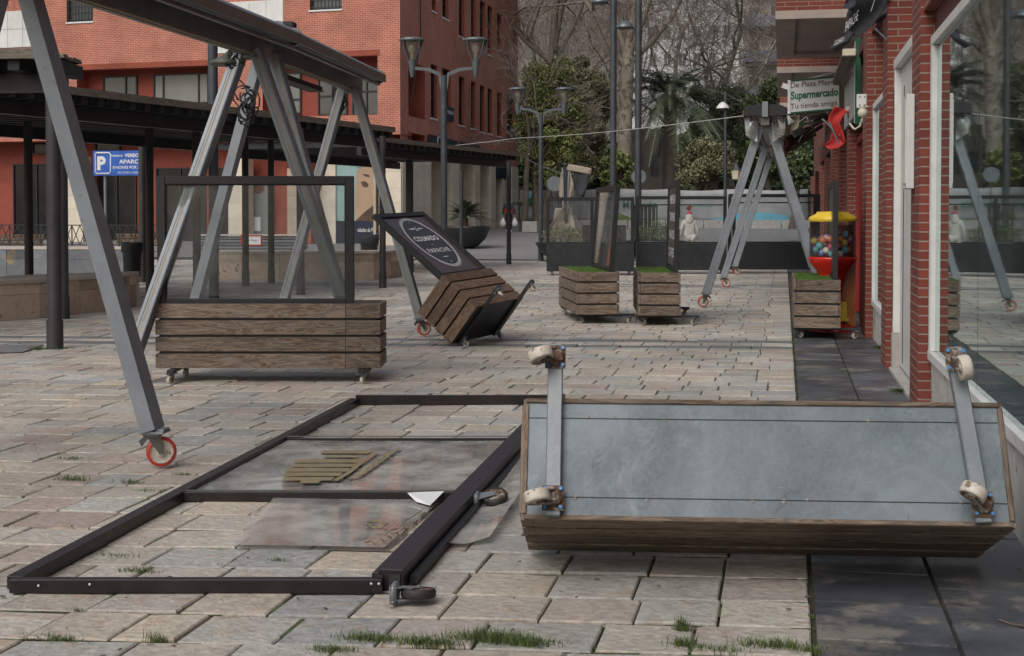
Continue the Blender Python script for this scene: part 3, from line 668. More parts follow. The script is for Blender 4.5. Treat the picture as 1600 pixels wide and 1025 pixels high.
# backs of the shops so that panes see a dark room
rbx('room','interior_dark',[(3.2,3.24,yw0,P3[1],-.02,3.4),(1.2,3.2,yw0-.04,yw0,-.02,3.4),(1.2,3.2,P1[0]+.1,P1[0]+.14,-.02,3.4),(1.2,3.2,yw0,P1[0],3.02,3.06),(1.2,3.2,yw0,P1[0],.0,.04)])
# far shops
yb=P3[1]
cols=[(21.6,22.3),(25.2,25.9),(29,29.9),(33.5,34.4),(38.5,39.5),(44,45.5),(50,52)]
rbx('far_wall','brick_right',[(1.25,1.5,yb,21.6,2.9,6),(1.3,1.6,22.3,62,2.9,6),(1.35,1.6,45.5,50,-.02,2.9),(1.35,1.6,52,62,.0,2.9)])
for a,c in cols: rbx('brick_pillar','brick_right',[(.98,1.6,a,c,-.02,2.898)])
for i,(a,c) in enumerate([(yb,21.6),(22.3,25.2),(25.9,29),(29.9,33.5),(34.4,38.5),(39.5,44)]):
    mt='red_door' if i==0 else 'interior_dark'
    rbx('shopfront','interior_dark',[(1.28,1.33,a+.002,c-.002,-.02,2.898)])
    f=rbx('shop_door_frame',mt,[(1.10,1.2,a+.02,a+.06,0,2.6),(1.10,1.2,c-.06,c-.02,0,2.6),(1.10,1.2,(a+c)/2-.03,(a+c)/2+.03,0,2.6),(1.10,1.2,a+.02,c-.02,2.602,2.7)],uvm='local')
    rbx('pane','shop_glass',[(1.14,1.15,a+.101,(a+c)/2-.031,.15,2.6),(1.14,1.15,(a+c)/2+.031,c-.101,.15,2.6)],parent=f)
rbx('maroon_band','maroon',[(1.0,1.249,yb+.002,21.598,2.95,3.25),(1.0,1.29,22.302,40,2.95,3.4)])
rbx('upper_wall','brick_right',[(1.1,1.6,-6,yw0-.002,-.02,12),(1.4,1.9,yw0,yb,5.202,13),(1.4,1.9,yb,62,6.002,13)])
# projecting balconies (brick parapets over concrete slabs)
def balcony(y0,y1,x0,zb,zt):
    s=MB(); w=.05
    s.box(((x0+1.24)/2,(y0+y1)/2,zb+.035),(1.24-x0,y1-y0,.07),uvm='world')
    # ribs that frame the recessed soffit panel
    s.box((x0+.16,(y0+y1)/2,zb-.03),(.32,y1-y0,.059),uvm='world'); s.box(((x0+.32+1.24)/2,y0+.06,zb-.03),(1.24-x0-.32,.12,.058),uvm='world'); s.box(((x0+.32+1.24)/2,y1-.3,zb-.03),(1.24-x0-.32,.6,.057),uvm='world')
    sl_=s.build('balcony_slab','soffit',rb,world=True)
    p=MB(); p.box(((x0+1.24)/2,y0+.08,(zb+.072+zt)/2),(1.24-x0-.02,.12,zt-zb-.072),uvm='world'); p.box((x0+.07,(y0+y1)/2,(zb+.072+zt)/2),(.12,y1-y0-.28,zt-zb-.072),uvm='world')
    p.build('balcony_parapet','brick_right',sl_,world=True)
xb=-.15
balcony(21.5,26.9,xb,4.62,5.7); balcony(29.6,35.5,xb-.02,4.62,5.7); balcony(39,45,xb,4.62,5.7)
rbx('end_wall','brick_right',[(xb+.05,1.24,27.5,27.9,5.75,9)]); rbx('end_wall','brick_right',[(xb-.35,-.02+.1,40.9,44,3.4,4.5)])
# supermarket fascia, green post
fz0=Zf(1330,165,1.0); fz1=Zf(1330,85,1.0)
fa=thing('fascia_sign','pale printed fascia panel over the shop beside a green edge strip','sign',(1.0,20.5,2.9))
b=MB(); b.box((.97,20.6,3.25),(.05,3.6,.75)); b.build('panel','banner',fa,world=True)
b=MB(); b.box((.965,18.72,3.3),(.07,.1,1.15)); b.build('edge_strip','green_panel',fa,world=True)
b=MB(); b.box((.962,18.83,3.3),(.07,.1,1.1)); b.build('trim','white_paint',fa,world=True)
# projecting supermarket sign
A=atY(1232,150,24.2)
sg=thing('projecting_sign','white box supermarket sign with green lettering sticking out over the pavement','sign',(.5,24.2,3.4))
xl=atY(1233,150,24.2).x; xr=atY(1312,150,24.2).x; zt=atY(1270,122,24.2).z; zb=atY(1270,176,24.2).z
tl=R(4.2)
def SP(u,v,dy=0): # u 0..1 , v -.5...5
    w_=xr-xl; h_=zt-zb-.04
    return Vector((xl+u*w_, 24.2-.10-dy, (zt+zb)/2+v*h_+ (u-.5)*w_*math.tan(tl)))
b=MB(); b.prism([SP(0,-.5),SP(1,-.5),SP(1,.5),SP(0,.5)],(0,1,0),.18); b.build('face','sign_white',sg,world=True)
b=MB()
for (u0,v0,u1,v1) in ((0,.5,1,.5),(0,-.5,1,-.5),(1,-.5,1,.5)): b.bar(SP(u0,v0,-.09),SP(u1,v1,-.09),.21,.03,side=(0,1,0))
b.build('green_edge','green_panel',sg,world=True)
b=MB(); b.bar(SP(0,-.52,-.09),SP(0,.52,-.09),.22,.05,side=(0,1,0)); b.build('end_cap','sign_white',sg,world=True)
xd=SP(1,0)-SP(0,0); yd=Vector((0,0,1)); Lw=xd.length; h_=zt-zb
b=MB(); put_text(b,'De Plaza Mayor',SP(.49,.33,.006),xd,yd,Lw*.92,h_*.20); b.build('text_line','print_maroon',sg,world=True)
b=MB(); put_text(b,'Supermercado',SP(.5,.0,.006),xd,yd,Lw*.93,h_*.30,bold=.03); b.build('text_line','print_green',sg,world=True)
b=MB(); put_text(b,'Tu tienda amiga',SP(.49,-.32,.006),xd,yd,Lw*.92,h_*.20); b.build('text_line','print_maroon',sg,world=True)
b=MB(); b.bar((xl+.3,24.2,zt-.02),(1.2,24.2,zt+.18),.03,.03); b.bar(atY(1222,133,24.2),atY(1234,137,24.2),.01,.09); b.build('bracket','white_paint',sg,world=True)
# dark green awning housing with cream cap
A=atY(1327,82,17.3); B=atY(1307,130,22.5)
hs_=thing('awning_housing','dark green awning housing with a cream end cap above the supermarket sign','awning',A)
b=MB(); dv=(B-A).normalized(); 
b.bar(A+dv*.05,B,.09,.07); b.bar(A+Vector((.08,.05,-.02)),B+Vector((.1,0,-.02)),.04,.10); b.bar(A+Vector((-.06,.05,.01)),B+Vector((-.05,0,.01)),.03,.04); b.build('housing','dark_green',hs_,world=True)
b=MB(); b.bar(A-dv*.03,A+dv*.04,.165,.09); b.build('end_cap','cream',hs_,world=True,bevel=.01)
# meter box and lamp
A=atX(1347,158,.93)
mb_=thing('meter_box','small white meter box bolted on the far brick pillar above a round lamp','box',A)
b=MB(); b.box(A,(.13,.05,.17)); b.build('cover','white_paint',mb_,world=True,bevel=.006)
b=MB()
for dx in(-.03,.03):
    for dz in(-.05,.05): b.box(A+Vector((dx,-.027,dz)),(.014,.004,.014))
b.build('slot','black_frame',mb_,world=True)
A=atX(1348,176,.92)
gl=thing('wall_lamp','round yellowed wall lamp under the white meter box','lamp',A)
b=MB(); b.lathe([(.001,-.06),(.05,-.045),(.062,0),(.05,.035),(.03,.05)],A,n=16); b.build('globe','cream',gl,world=True)
b=MB(); b.lathe([(.035,.048),(.035,.075)],A,n=12); b.build('holder','nylon',gl,world=True); b=MB(); b.tube([A+Vector((0,0,.07)),A+Vector((.06,.02,.07))],.012); b.build('wall_arm','nylon',gl,world=True); b=MB(); b.tube([A+Vector((0,0,-.06)),A+Vector((-.03,0,-.16)),A+Vector((-.09,.05,-.2)),A+Vector((-.15,.1,-.12))],.014); b.build('conduit','nylon',gl,world=True)
# cloth helper: ruled strip between two polylines with folds
def cloth(name,mat,pa,pb,parent,n=14,fold=.04,nrm=(0,-1,0),seed=1,thick=.004,waves=5):
    g=random.Random(seed); b=MB(); nr=Vector(nrm).normalized()
    def at(pl,t):
        t*=len(pl)-1; i=min(int(t),len(pl)-2); return pl[i].lerp(pl[i+1],t-i)
    ph=g.random()*6; rows=[]
    for i in range(n+1):
        u=i/n; a=at(pa,u); c=at(pb,u); row=[]
        for j in range(n+1):
            v=j/n; p=a.lerp(c,v)+nr*(fold*math.sin(ph+v*waves+u*2.3)+fold*.5*math.sin(ph*2+u*7+v*3)); row.append(p)
        rows.append(row)
    b.grid(rows,r=.5)
    o=b.build(name,mat,parent,world=True); m=o.modifiers.new('s','SOLIDIFY'); m.thickness=thick; return o
def PL(Y,*pts): return [atY(x,y,Y+(o[0] if o else 0)) for x,y,*o in pts]
ta=thing('torn_black_awning','torn black shop awning with white lettering hanging from its arm above the brick pillars','awning',atY(1350,20,14))
cloth('awning_fabric','black_cloth',PL(13.5,(1333,-30),(1331,0),(1322,24),(1320,50)),PL(13.5,(1400,-30),(1385,10),(1362,42),(1340,58)),ta,fold=.04,seed=2)
cloth('awning_fabric','black_cloth',PL(13.4,(1322,46),(1312,62),(1296,74)),PL(13.4,(1336,52),(1326,66),(1308,80)),ta,fold=.02,seed=5)
cloth('awning_fabric','black_cloth',PL(13.3,(1328,-30),(1322,0),(1317,12)),PL(13.3,(1345,-30),(1338,8),(1332,18)),ta,fold=.03,seed=9)
cloth('awning_fabric','black_cloth',PL(13.9,(1356,-30),(1350,10),(1352,40)),PL(13.9,(1430,-30),(1408,10),(1372,36)),ta,fold=.05,seed=12)
b=MB(); xd=atY(1342,26,13.3)-atY(1322,46,13.3); yd=atY(1328,20,13.3)-atY(1326,40,13.3)
put_text(b,'PAPACHE',atY(1331,33,13.36),xd,yd,xd.length,.10); b.build('lettering','print_white',ta,world=True); b=MB(); put_text(b,'COLMADO',atY(1311,64,13.3),atY(1319,61,13.3)-atY(1304,68,13.3),yd,.10,.045); b.build('lettering','print_white',ta,world=True)
b=MB(); b.tube([atY(1368,-4,13.2),atY(1361,18,13.2)],.006); b.build('wire_stay','alu',ta,world=True); b=MB(); b.tube([atX(1368,45,.9),atX(1386,62,.98)],.012); b.build('stay','alu',ta,world=True); b=MB(); b.tube([atY(1420,-20,14.5),atY(1330,60,16)],.03); b.build('arm','alu',ta,world=True)
b=MB(); b.bar(atY(1400,-10,15),atY(1340,95,19.5),.12,.14); b.build('beam','maroon',ta,world=True)
# red awning rags
ra=thing('torn_red_awning','torn red awning rag hanging twisted below the supermarket sign','awning',atY(1310,200,21))
Yr=20.8
cloth('awning_fabric','red_cloth',PL(Yr,(1304,166),(1296,180),(1293,190),(1302,205),(1316,222)),PL(Yr,(1328,172),(1318,180),(1312,192),(1318,206),(1322,224)),ra,fold=.03,seed=3)
cloth('awning_fabric','red_cloth',PL(Yr-.1,(1300,208),(1296,220),(1286,226)),PL(Yr-.1,(1320,224),(1310,232),(1296,234)),ra,fold=.02,seed=4)
cloth('awning_fabric','red_cloth',PL(Yr+.1,(1322,168),(1332,160),(1339,152)),PL(Yr+.1,(1325,185),(1334,180),(1340,176)),ra,fold=.02,seed=6)
b=MB(); b.lathe([(.036,-.02),(.04,0),(.036,.02)],atY(1325,170,Yr-.15),M3((1,0,0),(0,0,-1),(0,1,0)),n=16); b.build('roller_end','nylon',ra,world=True)
b=MB(); b.tube([atY(1296,190,Yr-.1),atY(1312,228,Yr-.1)],.012); b.build('arm','alu',ra,world=True); b=MB(); b.tube([atY(1312,212,Yr),atY(1285,186,Yr+1)],.012); b.build('arm','alu',ra,world=True)
# heap of broken awning slats under the sign
hp=thing('collapsed_awning','crumpled heap of broken awning slats and grey housings hanging under the supermarket sign','awning',atY(1255,210,24))
g=random.Random(21)
sl_=[(1226,236,1262,205,.10,'maroon'),(1230,222,1268,196,.12,'maroon'),(1240,210,1292,182,.12,'dark_green'),(1247,222,1285,196,.07,'alu_dark'),(1236,232,1275,210,.05,'alu_dark'),(1222,190,1250,184,.14,'beige_cloth'),(1228,205,1244,186,.18,'beige_cloth'),(1252,200,1290,186,.05,'beige_cloth'),(1229,249,1252,245,.03,'alu'),(1215,196,1228,232,.05,'alu_dark'),(1262,186,1290,178,.06,'concrete')]
for i,(x0,y0,x1,y1,w_,m_) in enumerate(sl_):
    b=MB(); b.bar(atY(x0,y0,23.6+g.random()*.6),atY(x1,y1,24.6+g.random()*.8),w_,w_*.35,side=(0,.6,1)); b.build('slat',m_,hp,world=True,bevel=.004)
cloth('awning_fabric','beige_cloth',PL(24,(1224,182),(1224,200),(1230,208)),PL(24,(1250,180),(1248,196),(1240,212)),hp,fold=.06,seed=31)
cloth('awning_fabric','bag_white',PL(23.5,(1222,180),(1226,192),(1232,196)),PL(23.5,(1228,176),(1236,186),(1242,190)),hp,fold=.04,seed=32)
cloth('awning_fabric','maroon',PL(24.2,(1228,208),(1224,228),(1226,242)),PL(24.2,(1262,198),(1256,212),(1250,228)),hp,fold=.06,seed=33)
b=MB()
for i in range(9):
    a=atY(g.uniform(1228,1285),g.uniform(182,235),23.8); b.tube([a,a+Vector((g.uniform(-.2,.2),g.uniform(-.1,.3),g.uniform(-.15,.1)))],.012,n=5)
b.build('broken_arm','alu',hp,world=True)
wc=MB(); wc.tube([atX(1247+0,250,.95+.0)+Vector((0,0,0)),atX(1247,330,.95)],.03); 
# red door by the gum machine
# gumball machine
gp=onG(1302,17.9)
gm=thing('capsule_machine','red capsule toy machine with a clear drum of coloured balls and a yellow lid','vending machine',gp)
gr_=(atY(1338,400,17.9).x-atY(1264,400,17.9).x)/2
gx=(atY(1338,400,17.9).x+atY(1264,400,17.9).x)/2
gm.location.x=gx
zb_=lambda y: atY(1302,y,17.9).z
b=MB(); b.lathe([(.30,.0),(.30,.05),(.16,.10),(.13,.3),(.10,zb_(470)-.0),(.16,zb_(440)),(.62*gr_,zb_(430)),(.70*gr_,zb_(422)),(1.0*gr_,zb_(410)),(1.03*gr_,zb_(404)),(1.03*gr_,zb_(401)),(.9*gr_,zb_(403))],n=32); b.build('pedestal','red_plastic',gm)
b=MB(); b.lathe([(gr_*.985,zb_(402)),(gr_*.985,zb_(344))],n=40,cap=False); dr=b.build('clear_drum','acrylic',gm)
b=MB(); b.lathe([(gr_*1.0,zb_(346)),(gr_*1.04,zb_(343)),(gr_*1.0,zb_(339)),(gr_*.72,zb_(334)),(gr_*.68,zb_(331)),(.001,zb_(330))],n=40); b.build('lid','yellow',gm)
b=MB(); b.lathe([(.02,zb_(402)),(.02,zb_(344))],n=8); b.build('spindle','alu',gm)
b=MB()
for a in range(-9,10): 
    t=a/9*R(75)+R(90); 
b.box((gr_*.45,.12,(zb_(401)+zb_(352))/2),(gr_*.9,.02,zb_(352)-zb_(401))); b.build('orange_panel','orange_panel',gm)
bg_=random.Random(6); placed=[]; br=.047
for i in range(9000):
    a=bg_.random()*6.28; rr=math.sqrt(bg_.random())*(gr_-br-.012); x=rr*math.cos(a); y=rr*math.sin(a)
    top=zb_(398)+ (0.25 if x<0 else .33)*(1-.35*abs(x)/gr_)
    z=zb_(402)+br+(top-zb_(402)-br)*bg_.random()**1.4
    if abs(y-.12)<.055 and x>0: continue
    if all((Vector((x,y,z))-p).length>2*br*.93 for p in placed):
        placed.append(Vector((x,y,z)))
    if len(placed)>=98: break
for p in placed:
    b=MB(); b.mi=0; b.lathe([(.001,-br),(br*.5,-br*.866),(br*.866,-br*.5),(br,0),(br*.866,br*.5),(br*.5,br*.866),(.001,br)],p,Euler((bg_.random()*3,bg_.random()*3,0)).to_matrix(),n=12); b.build('toy_ball','ball%d'%bg_.randrange(8),gm)
b=MB(); b.box((.20,.2,.45),(.20,.04,.9)); b.build('side_board','orange_panel',gm)
b=MB(); b.box((.10,.0,.16),(.2,.3,.05)); b.box((.12,-.1,.28),(.12,.02,.2)); b.build('yellow_tray','yellow',gm)
b=MB(); b.tube([(.36,.1,.05),(.36,.1,1.9)],.012); b.tube([(.36,.1,1.6),(.42,.05,1.5),(.38,.05,1.1),(.36,.1,.9)],.008); b.build('red_post','red_door',gm)
# ================= LEFT BUILDING =================
lb=thing('office_building','large red brick office building with pale stone ground floor columns behind the pergolas','building',(-16.02,55.2,0))
C0=Vector((-16.02,55.2,0))
dL=ray(-6100,336); dL.z=0; dL.normalize()      # front face runs this way from the corner
class Pl:
    def __init__(s,O,u): s.O=Vector(O); s.u=u; s.n=Vector((u.y,-u.x,0))
    def at(s,px,py):
        d=ray(px,py); t=(s.O-O0).dot(s.n)/d.dot(s.n); P=O0+d*t; return (P-s.O).dot(s.u),P.z
    def P(s,u,z,o=0): return s.O+s.u*u+UP*z+s.N*o
FP=Pl(C0,dL); FP.N=FP.n if FP.n.dot(O0-C0)>0 else -FP.n
SP_=Pl(C0,Vector((0,1,0))); SP_.N=Vector((1,0,0))
def rect(pl,x0,x1,y0,y1):
    a,z1=pl.at((x0+x1)/2,y0); b_,z0=pl.at((x0+x1)/2,y1); u0,_=pl.at(x0,y0); u1,_=pl.at(x1,y0)
    return (min(u0,u1),max(u0,u1),z0,z1)
def quad(b,pl,u0,u1,z0,z1,o=0):
    p=[pl.P(u0,z0,o),pl.P(u1,z0,o),pl.P(u1,z1,o),pl.P(u0,z1,o)]
    if (p[1]-p[0]).cross(p[2]-p[0]).dot(pl.N)<0: p=p[::-1]
    b.face(p)
def wall(name,mats,pl,U0,U1,Z0,Z1,holes,parent=lb,o=0,reveal=1):
    b=MB(); us=sorted(set([U0,U1]+[h[k] for h in holes for k in (0,1) if U0<h[k]<U1])); zs=sorted(set([Z0,Z1]+[h[k] for h in holes for k in (2,3) if Z0<h[k]<Z1]))
    for a,c in zip(us,us[1:]):
        for d,e in zip(zs,zs[1:]):
            m=((a+c)/2,(d+e)/2)
            if any(h[0]<m[0]<h[1] and h[2]<m[1]<h[3] for h in holes): continue
            quad(b,pl,a,c,d,e,o)
    b.mi=reveal
    for h in holes:
        u0,u1,z0,z1,dp=h[:5]; u0=max(u0,U0); u1=min(u1,U1)
        for (a,z_a,c,z_c) in ((u0,z0,u1,z0),(u0,z1,u1,z1)):
            b.face([pl.P(a,z_a,o),pl.P(c,z_c,o),pl.P(c,z_c,o-dp),pl.P(a,z_a,o-dp)])
        for a in (u0,u1): b.face([pl.P(a,z0,o),pl.P(a,z1,o),pl.P(a,z1,o-dp),pl.P(a,z0,o-dp)])
    return b.build(name,mats,parent,world=True)
def pbox(b,pl,u0,u1,z0,z1,o0,o1,uvm='world'):
    c=pl.P((u0+u1)/2,(z0+z1)/2,(o0+o1)/2); b.box(c,(abs(u1-u0),abs(o1-o0),z1-z0),M3(pl.u,pl.N,UP) if pl.u.cross(pl.N).z>0 else M3(-pl.u,pl.N,UP),uvm=uvm)
def window(pl,r,dp,mull=(.5,),hm=(),fw=.06,pane='window_pane',sill=True,back=True,parent=lb,fm='black_metal',grille=False):
    u0,u1,z0,z1=r; b=MB(); o=-dp
    for a in (u0,u1-fw): pbox(b,pl,a,a+fw,z0,z1,o,o+.06)
    for z in (z0,z1-fw): pbox(b,pl,u0+fw,u1-fw,z,z+fw,o,o+.058)
    for m in mull:
        um=u0+(u1-u0)*m; pbox(b,pl,um-fw/2,um+fw/2,z0+fw,z1-fw,o,o+.056)
    for m in hm:
        zm=z0+(z1-z0)*m; pbox(b,pl,u0+fw,u1-fw,zm-fw/2,zm+fw/2,o,o+.054)
    w=b.build('window',fm,parent,world=True)
    b=MB(); pbox(b,pl,u0+.01,u1-.01,z0+.01,z1-.01,o-.03,o-.01); b.build('pane',pane,w,world=True)
    if sill:
        b=MB(); pbox(b,pl,u0-.04,u1+.04,z0-.07,z0-.002,-dp+.06,.05); b.build('sill','sign_white',w,world=True)
    if grille:
        b=MB(); k=u0+.1
        while k<u1-.05: pbox(b,pl,k,k+.03,z0,z1,-.03,0); k+=.17
        k=z0+.1
        while k<z1-.05: pbox(b,pl,u0,u1,k,k+.03,-.055,-.032); k+=.3
        b.build('grille','black_metal',w,world=True)
    return w
# ---- front face ----
U1=FP.at(-500,100)[0]; ZT=16
zg=FP.at(300,216)[1]      # underside of the brick over the ground floor
r1=rect(FP,120,328,106,168); r2=rect(FP,410,590,90,181)
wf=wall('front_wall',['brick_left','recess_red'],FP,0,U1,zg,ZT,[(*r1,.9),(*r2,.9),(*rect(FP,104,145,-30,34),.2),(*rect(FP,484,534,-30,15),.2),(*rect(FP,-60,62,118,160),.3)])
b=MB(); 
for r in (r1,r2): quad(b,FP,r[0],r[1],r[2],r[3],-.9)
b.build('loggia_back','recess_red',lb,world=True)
for r in ((*r1,),(*r2,)):
    b=MB(); k=r[0]-.1
    while k<r[1]+.1: pbox(b,FP,k,k+.065,r[3]+.01,r[3]+.25,0,.02); k+=.078
    b.build('soldier_course','brick_red',lb,world=True)
def W(pl,x0,x1,y0,y1,dp,**k): return window(pl,rect(pl,x0,x1,y0,y1),dp,**k)
W(FP,144,198,116,152,.86,mull=(.33,),sill=False,pane='window_pane'); W(FP,224,311,112,160,.86,mull=(.18,.82),sill=False,pane='blind_pane')
W(FP,431,457,110,176,.86,mull=(),hm=(.35,),sill=False,pane='blind_pane'); W(FP,484,530,110,178,.86,hm=(.45,),sill=False,pane='window_pane'); W(FP,538,589,102,178,.86,hm=(.5,),mull=(.55,),sill=False,pane='window_pane')
W(FP,104,145,-30,34,.18,grille=True,mull=()); W(FP,484,534,-30,15,.18,grille=True,mull=()); W(FP,-60,62,118,160,.28,mull=(.2,.5,.8),pane='blind_pane',sill=False)
# pale cladding bays
for (x0,x1,y0,y1) in ((-80,60,19,76),(338,443,2,82)):
    u0,u1,z0,z1=rect(FP,x0,x1,y0,y1); b=MB(); n=max(3,int((u1-u0)/.75)); m=int((z1-z0)/1.2)+1; z1=z0+m*((z1-z0)/m)
    for i in range(n):
        for j in range(m):
            pbox(b,FP,u0+(u1-u0)*i/n+.012,u0+(u1-u0)*(i+1)/n-.012,z0+(z1-z0)*j/m+.012,z0+(z1-z0)*(j+1)/m-.012,.01,.05)
    pbox(b,FP,u0,u1,z0,z1,.0,.02); b.build('pale_cladding','panel_white',lb,world=True)
W(FP,-60,25,-40,17,.1,grille=True,mull=(.5,),sill=False)
# ground floor, set back
gf=Pl(C0-FP.N*1.3,dL); gf.N=FP.N
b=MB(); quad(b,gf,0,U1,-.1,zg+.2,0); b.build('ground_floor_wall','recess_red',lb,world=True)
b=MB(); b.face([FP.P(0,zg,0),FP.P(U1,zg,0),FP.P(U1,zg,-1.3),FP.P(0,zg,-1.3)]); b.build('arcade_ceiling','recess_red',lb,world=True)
def colm(pl,x0,x1,y0,y1,o0,o1,mat,name='stone_column',seams=True,zb=None):
    u0,u1,z0,z1=rect(pl,x0,x1,y0,y1); z0=-.05 if zb is None else zb
    b=MB(); z=z0; k=0
    n=max(1,int((z1-z0)/.6)) if seams else 1
    for i in range(n): pbox(b,pl,u0,u1,z0+(z1-z0)*i/n+(.006 if i else 0),z0+(z1-z0)*(i+1)/n,o0,o1)
    return b.build(name,mat,lb,world=True)
for x0,x1 in ((103,128),(356,384),(594,626)): colm(FP,x0,x1,244,390,-.7,-.02,'beige_stone')
colm(FP,434,470,262,390,-1.28,-.9,'beige_shaded','stone_panel'); colm(FP,482,512,255,390,-1.28,-.8,'beige_stone','stone_panel')
colm(FP,468,484,214,390,-1.0,-.1,'brick_red','brick_pier',False)
for (x0,x1,y0,y1,pn) in ((22,96,256,372,'dark_window'),(154,214,266,385,'dark_window'),(245,322,262,385,'dark_window'),(52,76,220,241,'dark_window'),(150,189,219,236,'dark_window')):
    W(gf,x0,x1,y0,y1,-.05,pane=pn,sill=False,mull=(.5,) if x1-x0>50 else ())
W(gf,330,358,262,385,-.05,pane='dark_window',sill=False,mull=())
# ---- side face ----
V1=SP_.at(809,340)[0]; zs_=SP_.at(660,245)[1]
upper=[(675,681,0,18),(691,701,-30,29),(717,726,-40,58),(736,744,-40,62),(750,758,2,66),(762,769,10,86),(777,784,22,79)]
lower=[(673,683,101,185),(691,705,108,167),(717,726,120,196),(736,743,128,201),(750,757,134,206),(762,769,139,209),(777,784,145,213),(792,804,151,196)]
hs2=[(*rect(SP_,*w),.25) for w in upper+lower]
lg=(*rect(SP_,638,664,100,184),1.2); lg2=(*rect(SP_,638,664,209,229),1.2)
hs2+= [lg,lg2]
wall('side_wall',['brick_left','brick_red'],SP_,0,V1,SP_.at(809,262)[1],ZT,hs2)
b=MB(); quad(b,SP_,lg[0],lg[1],lg[2],lg[3],-1.2); quad(b,SP_,lg2[0],lg2[1],lg2[2],lg2[3],-1.2); b.build('loggia_back','brick_red',lb,world=True)
for w in upper+lower: W(SP_,*w,.22,mull=(),hm=(.4,),pane='dark_window',fw=.05)
zt_=SP_.at(809,262)[1]
b=MB(); pbox(b,SP_,0,V1,-.1,zt_,-1.2,-1.1); b.build('ground_floor_wall','beige_shaded',lb,world=True)
b=MB(); quad(b,SP_,0,V1,zt_-.0,zt_+.01,0); b.face([SP_.P(0,zt_,0),SP_.P(V1,zt_,0),SP_.P(V1,zt_,-1.2),SP_.P(0,zt_,-1.2)]); b.build('arcade_ceiling','beige_shaded',lb,world=True)
for (x0,x1) in ((627,640),(645,672),(705,717),(741,749),(766,773),(783,788),(798,808.5)):
    u0=SP_.at(x0,300)[0]; u1=SP_.at(x1,300)[0]; b=MB(); n=7
    for i in range(n): pbox(b,SP_,u0,u1,-.05+(zt_+.05)*i/n+(.006 if i else 0),-.05+(zt_+.05)*(i+1)/n,-1.0,.06)
    b.build('stone_column','beige_stone',lb,world=True)
for (x0,x1) in ((674,690),(719,738),(751,757)):
    u0=SP_.at(x0,300)[0]; u1=SP_.at(x1,300)[0]; b=MB(); pbox(b,SP_,u0,u1,-.05,zt_-.01,-1.1,-.5); b.build('stone_panel','beige_shaded',lb,world=True)
# shop fronts on the side
def sgn(name,label,mat,x0,x1,y0,y1,pl=SP_,o=.08,cat='sign',group=None,thick=.06):
    u0,u1,z0,z1=rect(pl,x0,x1,y0,y1); t=thing(name,label,cat,pl.P((u0+u1)/2,z0,o),group=group)
    b=MB(); pbox(b,pl,u0,u1,z0,z1,o,o+thick); b.build('panel',mat,t,world=True); return t,(u0,u1,z0,z1),o+thick
t,r,o=sgn('dental_sign','dark blue shop sign with a white tooth outline above the pergola roof','navy' if 0 else 'navy',667,711,215,236)
b=MB(); cu=(r[0]+(r[1]-r[0])*.36); cz=(r[2]+r[3])/2+.0; s=.32
pts=[(-.8,.9),(-.4,1.05),(0,.85),(.4,1.05),(.8,.9),(.95,.4),(.8,-.1),(.6,-.9),(.4,-1),(.2,-.3),(0,-.15),(-.2,-.3),(-.4,-1),(-.6,-.9),(-.8,-.1),(-.95,.4),(-.8,.9)]
b.tube([SP_.P(cu+x*s*1.9,cz+y*s*.9,o+.01) for x,y in pts],.022,n=5); b.build('tooth_mark','print_white',t,world=True)
t,r,o=sgn('shop_sign','dark blue shop sign half hidden by the pergola roof edge','navy',717,745,224,240)
b=MB(); put_text(b,'Patri',SP_.P(r[0]+(r[1]-r[0])*.35,(r[2]+r[3])/2-.12,o+.01),SP_.u,UP,(r[1]-r[0])*.5,.16,bold=.02); b.build('lettering','print_white',t,world=True)
t,r,o=sgn('window_banner','dark blue banner with white lettering below the second lower window','navy',691,705,167,189,group='blue window banners')
t['label']='dark blue banner with white lettering partly behind the double street lamp post'
b=MB(); put_text(b,'Prodentis',SP_.P((r[0]+r[1])/2,(r[2]+r[3])/2+.1,o+.01),SP_.u,UP,(r[1]-r[0])*.8,.22,bold=.02); b.build('lettering','print_white',t,world=True)
t,r,o=sgn('window_banner','dark blue banner with white lettering at the far corner of the brick building','navy',793,804,196,216,group='blue window banners')
b=MB(); put_text(b,'Prodentis',SP_.P((r[0]+r[1])/2,(r[2]+r[3])/2+.1,o+.01),SP_.u,UP,(r[1]-r[0])*.8,.22,bold=.02); b.build('lettering','print_white',t,world=True)
t,r,o=sgn('green_shop_poster','pale green shop window poster with dark drawn figures beside the far shop door','blind_pane',755,768,256,358,o=-.6)
b=MB(); rr=random.Random(2)
for zz in (.92,.80,.70,.55,.2):
    for du in (.3,.45,.6):
        u=r[0]+(r[1]-r[0])*du; z=r[2]+(r[3]-r[2])*zz; b.tube([SP_.P(u,z,o+.01),SP_.P(u+.25,z+.12,o+.01),SP_.P(u+.4,z-.05,o+.01)],.02,n=4)
b.build('drawing','dark_window',t,world=True)
b=MB(); quad(b,SP_,r[0],r[1],r[2],r[3],o+.004); b.build('backing','pale_green' if 'pale_green' in MT else 'blind_pane',t,world=True)
b=MB(); u0=SP_.at(749.5,300)[0]; u1=SP_.at(755,300)[0]; pbox(b,SP_,u0,u1,.3,zt_-.3,-.62,-.5); u0=SP_.at(774,300)[0]; u1=SP_.at(783,300)[0]; pbox(b,SP_,u0,u1,.6,zt_-.9,-.7,-.5); b.build('shop_door','dark_window',lb,world=True)
b=MB(); u0=SP_.at(774,300)[0]; u1=SP_.at(790,300)[0]; pbox(b,SP_,u0,u1,zt_-.8,zt_-.05,-.1,.1); b.build('shop_fascia','navy',lb,world=True)
b=MB(); pbox(b,SP_,SP_.at(748,300)[0],SP_.at(798,300)[0],-.1,SP_.at(770,352)[1],-.6,-.3); b.build('plinth','slate_face',lb,world=True)
